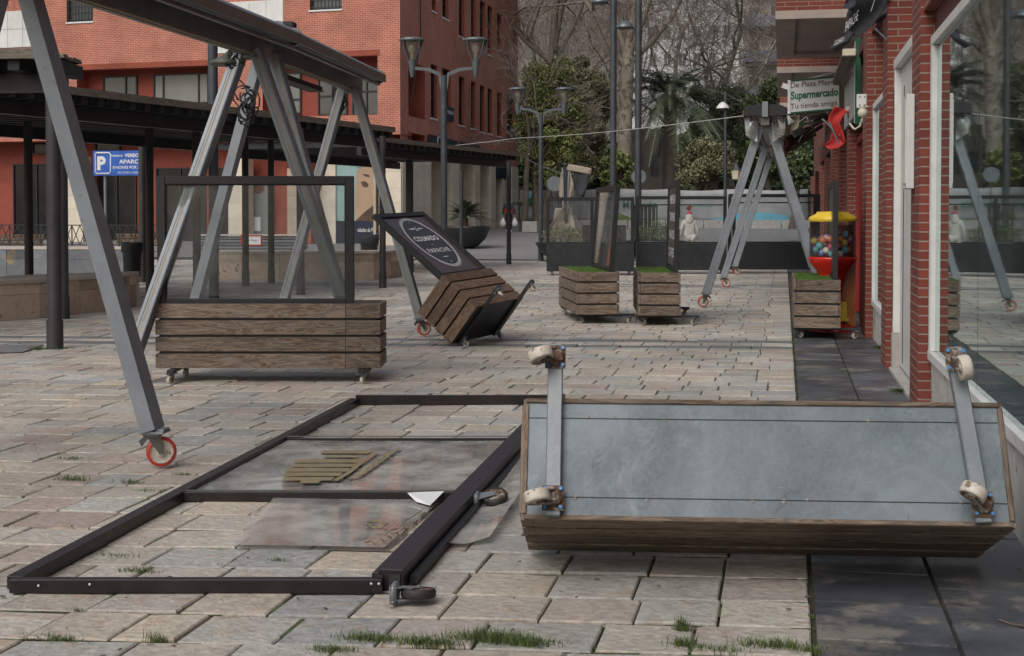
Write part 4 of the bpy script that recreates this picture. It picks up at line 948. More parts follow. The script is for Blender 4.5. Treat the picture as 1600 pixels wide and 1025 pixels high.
b=MB(); rf=[FP.P(0,ZT,0),FP.P(U1,ZT,0),FP.P(U1,ZT,0)+Vector((0,30,0)),SP_.P(V1,ZT,0)]; b.face(rf); b.face([SP_.P(V1,-.1,0),SP_.P(V1,ZT,0),SP_.P(V1,ZT,-14),SP_.P(V1,-.1,-14)]); b.build('rear_wall','brick_red',lb,world=True)
# blue and white signs between the pergola and the facade
# big advertising poster with a child's cheek
u0,u1,z0,z1=rect(gf,514,590,238,392)
ps=thing('advertising_poster','tall shop window poster with a huge child face over a dark blue band','poster',gf.P((u0+u1)/2,0,.4))
def gfq(x0,x1,y0,y1,o,mat,name):
    r=rect(gf,x0,x1,y0,y1); b=MB(); pbox(b,gf,r[0],r[1],max(.0,r[2]),r[3],o-.03,o); return b.build(name,mat,ps,world=True)
gfq(514,592,238,392,.40,'poster_teal','backing'); gfq(514,592,345,392,.42,'navy','blue_band')
def gpoly(pts,o,mat,name):
    b=MB(); P=[]
    for x,y in pts: u,z=gf.at(x,y); P.append(gf.P(u,z,o))
    b.prism(P,gf.N,.008); b.build(name,mat,ps,world=True)
gpoly([(563,268),(575,256),(590,252),(592,318),(588,322),(577,330),(566,345),(561,345),(561,300)],.42,'poster_skin','face_print')
gpoly([(570,285),(576,283),(582,288),(580,293),(573,292)],.435,'poster_brow','eye_print'); gpoly([(572,272),(582,273),(584,277),(576,276)],.435,'poster_brow','brow_print')
gpoly([(563,262),(566,250),(576,246),(586,250),(578,257),(570,262)],.435,'cyan_print','headband_print')
gpoly([(562,345),(575,332),(590,322),(592,346)],.435,'poster_brow','hair_print')
b=MB(); c=gf.P(*gf.at(578,359),.44); put_text(b,'edades de Pa',c,-gf.u,UP,rect(gf,564,590,350,360)[1]-rect(gf,564,590,350,360)[0],.18); b.build('lettering','print_white',ps,world=True)
# mouth poster and white notice seen through the planter glass
u0,u1,z0,z1=rect(gf,396,428,288,372)
t=thing('shop_poster','pale shop window poster with a red mouth seen through the planter glass','poster',gf.P((u0+u1)/2,0,.45))
b=MB(); pbox(b,gf,u0,u1,.6,z1,.42,.46); b.build('panel','blind_pane',t,world=True)
b=MB(); P=[gf.P(*gf.at(x,y),.47) for x,y in ((404,288),(419,290),(421,297),(412,303),(404,301))]; b.prism(P,gf.N,.01); b.build('mouth_print','maroon',t,world=True)
b=MB(); u0,u1,z0,z1=rect(gf,396,415,339,361); t=thing('white_notice','blank square white notice in the dark shop window behind the planter glass','notice',gf.P((u0+u1)/2,z0,.5)); pbox(b,gf,u0,u1,z0,z1,.48,.5); b.build('sheet','sign_white',t,world=True)
# ================= PERGOLAS =================
HP=3.32
def pergola(label,p0,p1,depth,posts,back=None,group='black post pergolas with timber roofs'):
    """p0->p1 near roof edge (world xy), roof reaches 'depth' away from the camera side"""
    p0=Vector((*p0,HP)); p1=Vector((*p1,HP)); u=(p1-p0); L=u.length; u.normalize(); n=Vector((-u.y,u.x,0)); 
    t=thing('pergola',label,'pergola',(p0+p1)/2-UP*HP,group=group)
    bd=MB(); rg=random.Random(int(abs(p0.x*100)))
    k=0; nb=int(depth/.16)
    x=0
    while x<nb:     # boards laid parallel to the edge
        s=0
        while s<L:
            l=min(rg.uniform(1.6,2.6),L-s); 
            if l>.1: bd.bar(p0+u*(s+.01)+n*(x*.16+.07)+UP*(.0+rg.uniform(-.004,.02)),p0+u*(s+l-.01)+n*(x*.16+.07)+UP*(rg.uniform(-.004,.02)),.045,.145,side=UP)
            s+=l
        x+=1
    bd.bar(p0-n*.02-UP*.02,p1-n*.02-UP*.02,.11,.05,side=UP); bd.build('roof_board','wood_roof',t,world=True)
    j=MB(); s=.15
    while s<L: j.bar(p0+u*s+n*.02-UP*.12,p0+u*s+n*(depth-.05)-UP*.12,.15,.13,side=UP); s+=.36
    j.build('purlin','purlin',t,world=True)
    q=MB()
    for o in (.45,depth-.6): q.bar(p0+n*o-UP*.3,p1+n*o-UP*.3,.2,.12,side=UP)
    q.build('beam','black_metal',t,world=True)
    for (x,y,w) in posts:
        p=MB(); p.tube([(x,y,0),(x,y,HP-.2)],w/2,n=14); p.tube([(x,y,0),(x,y,.32)],w/2+.012,n=14); p.build('post','post_black',t,world=True)
    return t
G=lambda x,y: tuple(atZ(x,y,0)[:2])
pergola('weathered pergola roof corner with one thick black post standing nearest at far left',(-12.5,12.9),(-8.05,13.75),1.15,[(*G(86,545),.16)])
pergola('long pergola with many black posts running behind the glass screened planter',(-11.0,13.8),(-8.1,27.4),5.2,[(*G(x,y),w) for x,y,w in ((100,498,.14),(308,469,.14),(470,461,.145),(598,450,.135),(235,459,.15),(223,441,.15),(46,470,.15),(384,447,.14))])
pergola('low far pergola whose corner post stands before the walking man',(-9.45,30.5),(-7.75,39.3),4.6,[(*G(x,y),w) for x,y,w in ((640,425,.2),(795,413,.14),(721,401,.15),(424,443,.14))])
# ================= LEFT WALLS, RAILING, BENCHES, SIGN =================
def stone_wall(label,poly,h,mat,cap,pieces=.8,cat='wall',rowsplit=.28):
    t=thing('stone_wall',label,cat,(poly[0][0],poly[0][1],0)); n=len(poly); b=MB()
    for i in range(n):
        a=Vector((*poly[i],0)); c=Vector((*poly[(i+1)%n],0)); d=c-a; L=d.length; d.normalize(); s=0
        while s<L-.01:
            l=min(rng.uniform(.75,1.2)*pieces,L-s)
            if L-s-l<.2: l=L-s
            nn=Vector((d.y,-d.x,0)); z0=0
            for (za,zb2) in ((0,h*.62),(h*.62,h-.06)):
                b.prism([a+d*(s+.006)+UP*(za+.004),a+d*(s+l-.002)+UP*(za+.004),a+d*(s+l-.002)+UP*zb2,a+d*(s+.006)+UP*zb2],nn,-.06+rng.uniform(-.006,.006))
            s+=l
    # per stone colour
    g=0
    for i in range(0,len(b.f),6):
        r_=rng.random()
        for k in range(i,min(i+6,len(b.f))): b.r[k]=r_
    b.build('facing',mat,t,world=True)
    b=MB(); c=sum((Vector((*p,0)) for p in poly),Vector())/n
    P=[Vector((*p,h-.055))+(Vector((*p,0))-c).normalized()*.04 for p in poly]; b.prism(P,(0,0,1),.055); b.build('capping',cap,t,world=True)
    return t
a=atZ(-90,508); c=atZ(178,485); d=atZ(178,474)
stone_wall('low pinkish stone bench wall in front of the slate wall at far left',[(a.x,a.y),((a.x+c.x)/2+.15,(a.y+c.y)/2-.1),(c.x,c.y),(c.x-.15,c.y+1.1),(a.x-.4,a.y+2.4)],.57,'cladding','cap_stone')
a=atZ(-100,437); c=atZ(212,437)
stone_wall('long low wall faced in dark slate slabs under the lattice railing',[(a.x,a.y),(c.x,c.y),(c.x-.2,c.y+1.2),(a.x,a.y+1.2)],.76,'slate_face','cap_stone',pieces=.62)
SWY=(a.y+c.y)/2
a=atZ(312,437); c=atZ(584,437)
stone_wall('pale stone bench wall seen behind the planter glass',[(a.x,a.y),(c.x,c.y),(c.x+.3,c.y+1.4),(a.x,a.y+1.4)],.66,'cladding','cap_stone',pieces=1.0)
# lattice railing
A=atZ(-60,380,.78); B=atZ(260,382,.78); A=Vector((A.x,SWY+.5,.76)); 
rl=thing('lattice_railing','black iron lattice railing standing on the slate wall','railing',(-17,SWY+.6,.76))
b=MB(); x0=atY(-80,370,SWY+.9).x; x1=atY(262,370,SWY+.9).x; y=SWY+.9; z0=.76; z1=.76+.5; n=14
for z in (z0+.03,z1): b.bar((x0,y,z),(x1,y,z),.025,.025)
st=(x1-x0)/n
for i in range(n+1):
    x=x0+i*st; b.bar((x,y,z0),(x,y,z1),.022,.022)
    if i<n:
        b.bar((x,y,z0+.03),(x+st/2,y,z1),.015,.015); b.bar((x+st/2,y,z1),(x+st,y,z0+.03),.015,.015); b.bar((x,y,z1),(x+st/2,y,z0+.03),.015,.015); b.bar((x+st/2,y,z0+.03),(x+st,y,z1),.015,.015)
b.build('lattice','black_metal',rl,world=True)
# benches behind
def bench(label,px,Y,w=1.8):
    p=onG(px,Y); t=thing('slatted_bench',label,'bench',p,PSI*.8,group='slatted benches before the building')
    b=MB()
    for i in range(5): b.box((0,.25+i*.012,.95+i*.075-.42+.1),(w,.025,.055))
    b.build('backrest','wood_dark',t); b=MB()
    for i in range(5): b.box((0,-.2+i*.095,.45),(w,.075,.025))
    b.build('seat','wood_dark',t)
    for s in(-1,1):
        b=MB(); b.bar((s*w*.4,-.2,0),(s*w*.4,-.2,.43),.04,.04); b.bar((s*w*.4,.22,0),(s*w*.4,.3,.98),.04,.04); b.bar((s*w*.4,-.2,.42),(s*w*.4,.22,.42),.04,.04); b.build('leg','black_metal',t)
bench('brown slatted bench at the left edge of the photo behind the railing',12,34.0); bench('brown slatted bench right of the blue parking sign',222,36.0,1.7)
# dark slatted block behind the pale wall
p=onG(395,38); t=thing('slatted_planter_box','long dark grey box of horizontal slats behind the pale stone wall','planter',p,PSI)
b=MB()
for i in range(9): b.box((0,0,.06+i*.095),(3.2,.7,.065))
b.build('slat','slate_face',t); b=MB(); b.box((0,0,.43),(3.1,.62,.86)); b.build('core','black_metal',t); b=MB(); b.box((0,0,.90),(3.3,.8,.04)); b.build('lid','cap_stone',t)
p=onG(393,34.5); t=thing('red_framed_notice','small white notice with a red frame standing on the wall','notice',(p.x,p.y,.68)); 
b=MB(); b.box((0,0,.13),(.55,.03,.26)); b.build('sheet','sign_white',t); b=MB()
for (x,z,w,h) in ((0,.26,.6,.03),(0,.0,.6,.03),(-.285,.13,.03,.26),(.285,.13,.03,.26)): b.box((x,-.01,z),(w,.04,h))
b.build('frame','red_plastic',t)
b=MB(); put_text(b,'Plaza Mayor',(0,-.02,.13),(1,0,0),UP,.35,.05); b.build('lettering','maroon',t)
# bins
def bin_(label,px,y,h,r,Y=None):
    p=atZ(px,y); t=thing('litter_bin',label,'bin',p,group='dark litter bins')
    b=MB(); b.lathe([(r*.82,.25),(r,h*.96),(r*1.04,h),(r*.9,h),(r*.75,h*.7)],n=20); b.build('body','black_metal',t); b=MB(); b.tube([(0,0,0),(0,0,.3)],.04); b.build('stand','post_black',t)
    b=MB(); g=random.Random(px); rows=[]
    for k,(rr,z) in enumerate(((r*1.07,h*.82),(r*1.10,h*.92),(r*1.08,h*1.02),(r*.9,h*1.03),(r*.6,h*.95))): rows.append([(rr*(1+g.uniform(-.05,.05))*math.cos(a*6.283/20),rr*(1+g.uniform(-.05,.05))*math.sin(a*6.283/20),z+g.uniform(-.02,.02)) for a in range(20)])
    b.grid(rows,closed=True); b.build('bin_bag','black_cloth',t)
bin_('black litter bin with a bag right beside the nearest leaning metal leg',207,452,.92,.2); bin_('black litter bin with a bag below the face poster',577,433,1.0,.22)
# parking sign
A=onG(163,31.5); t=thing('parking_sign','blue parking sign with large white P behind the leaning metal leg','sign',A)
Yp=31.5; c0=atY(146,236,Yp); c1=atY(228,274,Yp); zc=(c0.z+c1.z)/2; w=c1.x-c0.x; h=c0.z-c1.z; cx=(c0.x+c1.x)/2; by=A.y
b=MB(); b.box((cx,by,zc),(w,.05,h)); b.build('panel','sign_blue',t,world=True)
b=MB(); b.tube([(A.x,by+.06,0),(A.x,by+.06,zc)],.04); b.build('pole','alu',t,world=True)
b=MB(); X=lambda f:cx-w/2+w*f; Zz=lambda f:zc+h/2-h*f; yy=by-.03
put_text(b,'P',(X(.165),yy,Zz(.5)),(1,0,0),UP,None,h*.56,bold=.05)
rr=[(.05,.12),(.07,.08),(.30,.08),(.34,.14),(.34,.86),(.31,.92),(.07,.92),(.05,.86),(.05,.12)]
b.tube([(X(a_),yy,Zz(c_)) for a_,c_ in rr],.022,n=4)
put_text(b,'PARKING',(X(.46),yy,Zz(.20)),(1,0,0),UP,w*.22,h*.09,bold=.02); put_text(b,'VERBO',(X(.74),yy,Zz(.19)),(1,0,0),UP,w*.27,h*.15,bold=.03)
put_text(b,'APARCA',(X(.73),yy,Zz(.44)),(1,0,0),UP,w*.46,h*.17,bold=.03); put_text(b,'8 HORAS POR 3,00',(X(.68),yy,Zz(.68)),(1,0,0),UP,w*.60,h*.14,bold=.02); put_text(b,'DE LUNES A SABADO',(X(.71),yy,Zz(.88)),(1,0,0),UP,w*.47,h*.08)
b.build('lettering','print_white',t,world=True)
# ================= WHEELED AWNING FRAMES =================
def awning(label,ax,H,half,group,beam,legs_tag=None,tube=True,lights=True,endcap=False,leg=(.09,.15),cw=.27,rollx=1,skew={},plain=(),seam=True,Hs=None,halves=None):
    """ax: list of (x,y) frame centres; beam: (y0,y1) end positions along the axis"""
    A=[Vector((x,y,0)) for x,y in ax]; d=(A[-1]-A[0]).normalized(); n=Vector((d.y,-d.x,0))   # n = right
    t=thing('wheeled_awning',label,'awning',(A[0]+A[-1])/2,group=group)
    c=lambda y: A[0]+d*((y-A[0].y)/d.y)
    p0=c(beam[0]); p1=c(beam[1])
    Hs=Hs or [H]*len(A); L_=(A[-1]-A[0]).dot(d)
    hat=lambda P: Hs[0]+(Hs[-1]-Hs[0])*((P-A[0]).dot(d)/L_)-H
    p0.z=hat(p0); p1.z=hat(p1)
    b=MB(); b.bar(p0+UP*(H-.05),p1+UP*(H-.05),.13,.17,side=n); b.bar(p0+UP*(H+.08),p1+UP*(H+.08),.40,.03,side=n)
    b.bar(p0+UP*(H-.14)-n*.0,p1+UP*(H-.14),.05,.012,side=n); b.bar(p0+UP*(H+.04)-n*.18,p1+UP*(H+.04)-n*.18,.03,.07,side=n); b.build('beam','alu_dark',t,world=True)
    b=MB(); b.bar(p0+UP*(H-.137)+n*.045,p1+UP*(H-.137)+n*.045,.02,.008,side=n); b.build('beam_seam','seam_tan',t,world=True)
    for s in ((1,) if rollx==1 else (-1,1)):
        b=MB(); q=n*(s*cw); 
        rows=[]
        prof=[(math.cos(a)*.082,math.sin(a)*.07) for a in [math.radians(k) for k in range(-60,240,24)]]
        for pp in (p0,p1): rows.append([pp+q+n*(x*s)+UP*(H+.07+z) for x,z in prof])
        b.grid(rows,closed=True); b.face(rows[0]); b.face(rows[1][::-1]); b.build('awning_cassette','alu',t,world=True)
        b=MB(); b.bar(p0+q+UP*(H-.03),p1+q+UP*(H-.03),.045,.03,side=n); b.bar(p0+q+n*.09*s+UP*(H+.04),p1+q+n*.09*s+UP*(H+.04),.012,.09,side=n); b.build('drop_profile','alu_dark',t,world=True)
        for pp,o in ((p0,-.02),(p1,.02)):
            b=MB(); b.lathe([(.085,-.02),(.089,0),(.085,.02)],pp+q+d*o+UP*(H+.07),M3(n,UP.cross(n)*-1 if 0 else UP,-d),n=20)
            b.build('end_bracket','alu_dark',t,world=True)
    for i,a in enumerate(A):
        for s in (-1,1):
            foot=a+n*(s*(halves[i] if halves else half))+d*(s*skew.get(i,0)); top=a+n*(s*.07)+UP*(H+hat(a)-.10); bot=foot+UP*.235
            b=MB(); b.bar(bot,top,leg[0],leg[1],side=n,r=.5)
            dn=(top-bot).normalized(); fx=(n-dn*n.dot(dn)).normalized()
            for sg in((-1,1) if (i,s) not in plain else ()):   # raised lips leave a groove down each long face
                for off in (-.36,.36): b.bar(bot+d*(sg*(leg[1]/2+.003))+fx*off*leg[0],top+d*(sg*(leg[1]/2+.003))+fx*off*leg[0],leg[0]*.28,.006,side=fx,r=.5)
                for off in (-.36,.36): b.bar(bot+fx*(sg*(leg[0]/2+.003))+d*off*leg[1],top+fx*(sg*(leg[0]/2+.003))+d*off*leg[1],leg[1]*.28,.006,side=d,r=.5)
            lo=b.build('leg','alu',t,world=True)
            if not seam or (i,s) in plain: pass
            else:
             b=MB(); b.bar(bot+d*(-leg[1]/2-.001)+fx*leg[0]*.02,top-d*(leg[1]/2+.001)+fx*leg[0]*.02,leg[0]*.12,.003,side=fx); b.build('groove_strip','seam_tan',lo,world=True)
            b=MB(); b.box(foot+UP*.226-n*0,(.17,.12,.014),Matrix.Rotation(math.atan2(d.y,d.x)-math.pi/2,3,'Z')); b.box(foot+UP*.236+n*s*.06,(.05,.09,.02),Matrix.Rotation(math.atan2(d.y,d.x)-math.pi/2,3,'Z')); b.build('foot_plate','alu',t,world=True)
            M=Matrix.Translation(foot+UP*.219-t.location)@Matrix.Rotation(math.atan2(d.y,d.x)-math.pi/2,4,'Z')
            sw=[.3,3.4,2.6,.5,1.2][(i*2+(s>0)+int(a.y))%5]
            caster(t,M,r=.088,w=.042,style='red',swivel=sw,plate=(.11,.1))
        b=MB(); b.box(a+UP*(H+hat(a)-.155),(.24,.14,.06),Matrix.Rotation(math.atan2(d.y,d.x)-math.pi/2,3,'Z')); b.build('apex_bracket','alu_dark',t,world=True,bevel=.01)
    return t,A,d,n,p0,p1
HA=3.0
tA,A,d,n,p0,p1=awning('nearest grey awning frame on red wheels whose big leg crosses the left',[(-4.49,7.26),(-4.78,11.55)],HA,.98,'grey awning frames on red wheels',(5.2,12.02),skew={1:.5},plain=((0,1),(0,-1)),Hs=[3.03,3.10],halves=[.85,.91])
# cables, floodlight and strip lamps are parts of the frames
def coil(c,r,parent,seed,n=9):
    g=random.Random(seed); b=MB(); c=Vector(c)
    for i in range(n):
        pts=[]; ph=g.random()*6; rr=r*g.uniform(.5,1.1); o=Vector((g.gauss(0,r*.4),g.gauss(0,r*.2),g.gauss(0,r*.8)))
        for k in range(13): a=ph+k/12*6.28*g.uniform(.7,1); pts.append(c+o+Vector((math.cos(a)*rr*.7,math.sin(a*1.3)*rr*.3,math.sin(a)*rr)))
        b.tube(pts,.008,n=5)
    b.build('cable_coil','rubber',parent,world=True)
q=A[1]+UP*(HA-.12)-n*.30
fl=MB(); fl.lathe([(.02,.10),(.06,.07),(.15,.02),(.165,-.01),(.15,-.015)],q+n*.10,n=24); fl.tube([q+n*.1+UP*.08,q+n*.2+UP*.16],.03); fl.build('floodlight','dark_green',tA,world=True)
coil(A[1]+UP*(HA-.10)-n*.12-d*.1,.07,tA,3,8); 
tB,A2,d,n,p0,p1=awning('second grey awning frame behind the glass screened planter and the tipped menu planter',[(-5.02,12.6),(-5.27,15.9)],3.18,.90,'grey awning frames on red wheels',(12.08,16.35),plain=((0,-1),),halves=[.86,.89])
coil(atY(386,160,12.2),.10,tB,5,11); coil(A2[1]+UP*2.96-n*.12,.09,tB,6,10)
b=MB(); a_=A2[0]+d*.5+UP*2.97-n*.16; c_=a_+d*1.9; b.bar(a_,c_,.14,.05,side=n); b.bar(a_-UP*.03,c_-UP*.03,.17,.012,side=n); b.build('strip_heater','black_frame',tB,world=True)
b=MB(); b.bar(A2[0]+UP*3.24+n*.27-d*.42,A2[0]+UP*3.24+n*.27-d*.30,.24,.22,side=n); b.build('joint_bracket','black_frame',tB,world=True,bevel=.01)
w2=G(1103,481); w3=G(1150,429)
HC=3.06; ap=atZ(1192,186,HC); 
tC,A3,d,n,p0,p1=awning('distant grey awning frame on red wheels standing before the dark wind screens at right',[(w2[0]+.93,21.9),(w2[0]+.93+.02,28.0),(w2[0]+.93+.04,34.0)],HC,.93,'grey awning frames on red wheels',(21.6,34.2),rollx=2,cw=.25,leg=(.125,.12),seam=False)
b=MB(); 
prof=[(-.34,.02),(-.32,.11),(-.22,.155),(.22,.155),(.32,.11),(.34,.02),(.31,-.03),(-.31,-.03)]
b.prism([p0+n*x+UP*(HC+z+.02)-d*.03 for x,z in prof],-d,.05); b.build('end_cover','black_frame',tC,world=True,bevel=.01)
b=MB(); b.bar(p0+UP*(HC-.02)-d*.10,p0+UP*(HC+.22)-d*.10,.09,.04,side=n); b.build('front_plate','alu',tC,world=True)
for s in(-1,1):
    cloth('hanging_plastic','film',[p0+n*(s*.33)+UP*(HC-.02)+d*.1,p0+n*(s*.30)+UP*(HC-.3)+d*.1],[p0+n*(s*.1)+UP*(HC-.02)+d*.1,p0+n*(s*.12)+UP*(HC-.42)+d*.1],tC,fold=.02,seed=7+s,thick=.002)
    b=MB(); b.bar(p0+n*(s*.30)+UP*(HC-.05)+d*.2,p0+n*(s*.08)+UP*(HC-.45)+d*.3,.03,.03); b.build('folded_arm','alu_dark',tC,world=True)
# ================= PLANTERS =================
# front-left planter with a glass screen
c=(atZ(235,598)+atZ(586,598))/2; x0,x1=atZ(235,598),atZ(586,598); Wp=(x1-x0).length
planter('long timber planter with an upright glass screen beside the nearest leaning metal leg',(c.x,c.y+.26,0),math.atan2(x1.y-x0.y,x1.x-x0.x),Wd=Wp,seam=Wp*.845,sink=.05,pw=Wp*.872,px0=-Wp/2+.02,panel='glass',Hh=.575,ph=1.135,outr=.12,panel_y=.0,sw=(2.6,.4,-.5,.9),sheet='black_metal')
# P3: end-on, panel on its right side
def endon(label,pl,pr,vx,**k):
    """pl, pr: pixel of the near lower corners (front end), vx: vanishing column of its long axis"""
    a=atZ(*pl); b_=atZ(*pr); ax=ray(vx,336); ax.z=0; ax.normalize()      # long axis pointing away
    nrm=Vector((ax.y,-ax.x,0)); m=(a+b_)/2; Wd=k.pop('Wd',2.0); c=m+ax*(Wd/2); D=abs((b_-a).dot(nrm))
    # local x = axis pointing away from camera ; local -y = right side
    return planter(label,(c.x,c.y,0),math.atan2(ax.y,ax.x),Wd=Wd,D=D,**k)
r3=endon('timber planter seen end-on with a leaning glass screen, left of two side by side',(903,508),(965,505),615,panel='glass',tilt=R(4.5),ph=1.19,outr=.24,Hh=.585,panel_y=.07,pw=1.84,sheet='black_metal')
b=MB(); T=r3[1]; 
b.box((.2-.9,-.03,.62),(.05,.004,.30)); 
for i in range(len(b.v)): b.v[i]=T@b.v[i]
b.build('white_sticker','sign_white',r3[0])
r4=endon('timber planter seen end-on with a brown menu board, right of two side by side',(998,510),(1062,507),916,panel='menu',tilt=R(1.5),ph=1.24,outr=.26,Hh=.585,pw=1.84,sheet='black_metal')
b=MB(); T=r4[1]
for k,s in enumerate(('MENU','TAPAS','VINOS','CAFES')): put_text(b,s,(-.1,.014,1.0-k*.25),(-1,0,0),UP,1.1,.13,bold=.02)
for i in range(len(b.v)): b.v[i]=T@b.v[i]
b.build('lettering','print_white',r4[0])
r5=endon('timber planter with a black edge-on panel standing before the capsule toy machine',(1240,530),(1313,530),1213,panel='menu',tilt=0,ph=1.19,outr=.25,Hh=.585,pw=1.84,sheet='black_metal')
# tipped menu planter
def fitrot(u,h,b_):
    Mx=np.array([u,h,b_],float).T; U,S,V=np.linalg.svd(Mx/np.linalg.norm(Mx,axis=0)); Rr=U@V
    return Rr
# camera-space guesses (x right, y up, z towards viewer) for width, downwards and backwards axes
Rf=fitrot((.76,.14,-.63),(.62,-.60,.50),(-.53,-.64,-.55))
CB=np.array([list(RT),[0,0,1],list(-FW)]).T
u_,h_,b_=Vector((.2707,.9622,.0296)),Vector((.7608,-.195,-.619)),Vector((-.5898,.19,-.7849))
# planter local: +x = u, -y = panel/front side (=-b), +z = -h
PW,PD,PH=1.157,.573,.56
Rm=M3(u_,b_,-h_)
if Rm.determinant()<0: Rm=M3(-u_,b_,-h_)
z0_=2*.035+.028+.030+.006
cor=Vector((-PW/2,PD/2,z0_))           # the lowest corner that touches the ground
gp=Vector((-3.71,14.817,.03))
loc=gp-Rm@cor
lowest=min((Rm@Vector((sx*PW/2,sy*PD/2,zz))+loc).z for sx in(-1,1) for sy in(-1,1) for zz in(z0_,z0_+PH))
loc.z-=min(0,lowest)
r2_=planter('tipped over timber planter whose dark menu board leans up to the left',loc,Rm,Wd=PW,D=PD,Hh=PH,panel='menu',pw=PW*.97,px0=-PW*.485,ph=1.154,outr=.30,panel_y=.03,tilt=0,woodm='wood_dark',sheet='black_metal',sw=(1.8,.2,1.2,-.4))
b=MB(); T=r2_[1]; ph=1.16; cz=ph/2+.02; yy=-.014; KX=1.5
def ov(rx,rz,n=48,dx=0): return [(dx+rx*KX*math.cos(a*6.2832/n),yy,cz+rz*math.sin(a*6.2832/n)) for a in range(n+1)]
def dk(pts): b.face(pts)
b.mi=0; b.face(ov(.235,.43)[:-1]); b.mi=1
def ring(r0,r1):
    n=64; A_=[ov(r0[0],r0[1],n),ov(r1[0],r1[1],n)]; A_=[[Vector(p)+Vector((0,-.003,0)) for p in q] for q in A_]; b.grid(A_,smooth=False)
ring((.235,.43),(.245,.442)); ring((.222,.412),(.228,.42))
for sgn_ in(-1,1):
    for k in range(-10,11):
        a=math.pi/2*sgn_+k*.075; a2=a+.04
        for (rr,) in ((1.0,),): 
            p=[(.25*KX*math.cos(a),yy-.003,cz+.448*math.sin(a)),(.25*KX*math.cos(a2),yy-.003,cz+.448*math.sin(a2)),(.262*KX*math.cos((a+a2)/2),yy-.003,cz+.468*math.sin((a+a2)/2))]; b.face(p)
put_text(b,'COLMADO',(0,yy-.003,cz+.07),(1,0,0),UP,.36*KX,.085,bold=.03); put_text(b,'DE',(0,yy-.003,cz-.045),(1,0,0),UP,.03,.025); put_text(b,'PAPACHE',(0,yy-.003,cz-.15),(1,0,0),UP,.33*KX,.075,bold=.01)
for s in(-1,1): b.face([(s*.05,yy-.003,cz+.235),(s*.18,yy-.003,cz+.255),(s*.05,yy-.003,cz+.265)])
put_text(b,'&',(0,yy-.003,cz+.25),(1,0,0),UP,.05,.07); put_text(b,'*',(0,yy-.003,cz+.37),(1,0,0),UP,.025,.03); put_text(b,'*',(0,yy-.003,cz-.36),(1,0,0),UP,.025,.03)
b.face([(-.08,yy-.003,cz-.27),(0,yy-.003,cz-.262),(.08,yy-.003,cz-.27),(0,yy-.003,cz-.278)])
for i in range(len(b.v)): b.v[i]=T@b.v[i]
b.build('emblem',['print_dark','print_white'],r2_[0])
# the big fallen planter in front: bottom faces the camera
th=R(25); xl=atZ(822,868); xr=atZ(1548,868)
dW=Vector((RD.x,RD.y,0)); ahead=Vector((-dW.y,dW.x,0)); axis=(ahead*math.cos(th)-UP*math.sin(th)); upb=(ahead*math.sin(th)+UP*math.cos(th))
Rm=M3(-dW,-upb,axis)     # local x = -dW, local -y (panel side) = up, local z = box axis, away and down
# near lower edge of the bottom sheet seen at (815,820)-(1585,820)
def onplane(px,py,P,nn): d_=ray(px,py); t_=(P-O0).dot(nn)/d_.dot(nn); return O0+d_*t_
E0=xl-axis*.61
L0=onplane(813,819,E0,axis); L1=onplane(1587,819,E0,axis); L0=onplane(813,819,E0,axis)
Wf=(L1-L0).dot(dW); T0=onplane(813,628,E0,axis); Df=(T0-L0).dot(upb)
print('fallen',Wf,Df,L0,L1)
z0_=2*.052+.028+.042+.006
cc=(L0+L1)/2+upb*(Df/2)-axis*z0_
r6=planter('big toppled timber planter in the foreground showing its galvanised underside and castors',cc,Rm,Wd=Wf,D=Df,Hh=.60,panel='glass',ph=1.02,outr=.225,panel_y=.02,sw=(.15,-2.1,-1.25,-1.35),toe=(.045,0.),trail=1.15,r=.052,bmh=.042,bx=.13,gap=.026,pw=Wf-.3,px0=-Wf/2+.15,sheet='galv')
# timber edging rails round the underside (double lath)
b=MB()
for (x0,y0,x1,y1) in ((-Wf/2+.012,-Df/2+.012,Wf/2-.012,-Df/2+.012),(-Wf/2+.012,Df/2-.012,Wf/2-.012,Df/2-.012)):
    b.bar((x0,y0,z0_-.006),(x1,y1,z0_-.006),.02,.012,side=(0,1,0))
for s in(-1,1): b.bar((s*(Wf/2-.013),-Df/2+.025,z0_-.006),(s*(Wf/2-.013),Df/2-.025,z0_-.006),.02,.012,side=(1,0,0))
b.build('edge_lath','wood',r6[0],bevel=.003)
# ================= FALLEN SCREEN FRAME =================
h=.055
cA=atZ(17,905,h); cB=atZ(598,905,h); cC=atZ(868,622,h); cD=atZ(556,622,h)
fs=thing('fallen_screen','large dark screen frame on castors lying flat on the paving with torn clear plastic','screen frame',((cA+cC)/2).to_2d().to_3d())
def rail(name,a,c,w,hh,z=None,mat='brown_frame',parent=fs):
    b=MB(); a=Vector(a); c=Vector(c); a.z=c.z=hh/2+.004 if z is None else z; b.bar(a,c,w,hh,side=(c-a).cross(UP)); return b.build(name,mat,parent,world=True,bevel=.003)
ln=(cB-cA).normalized(); 
fr_=(cD-cA).normalized(); fr2=(cC-cB).normalized()
rail('end_rail',cA-fr_*.0,cB+ln*.0,.045,.055); 
rail('end_rail',cD,cC+ln*.05,.045,.075)
rail('side_rail',cA+fr_*.03,cD-fr_*.03,.07,.055)
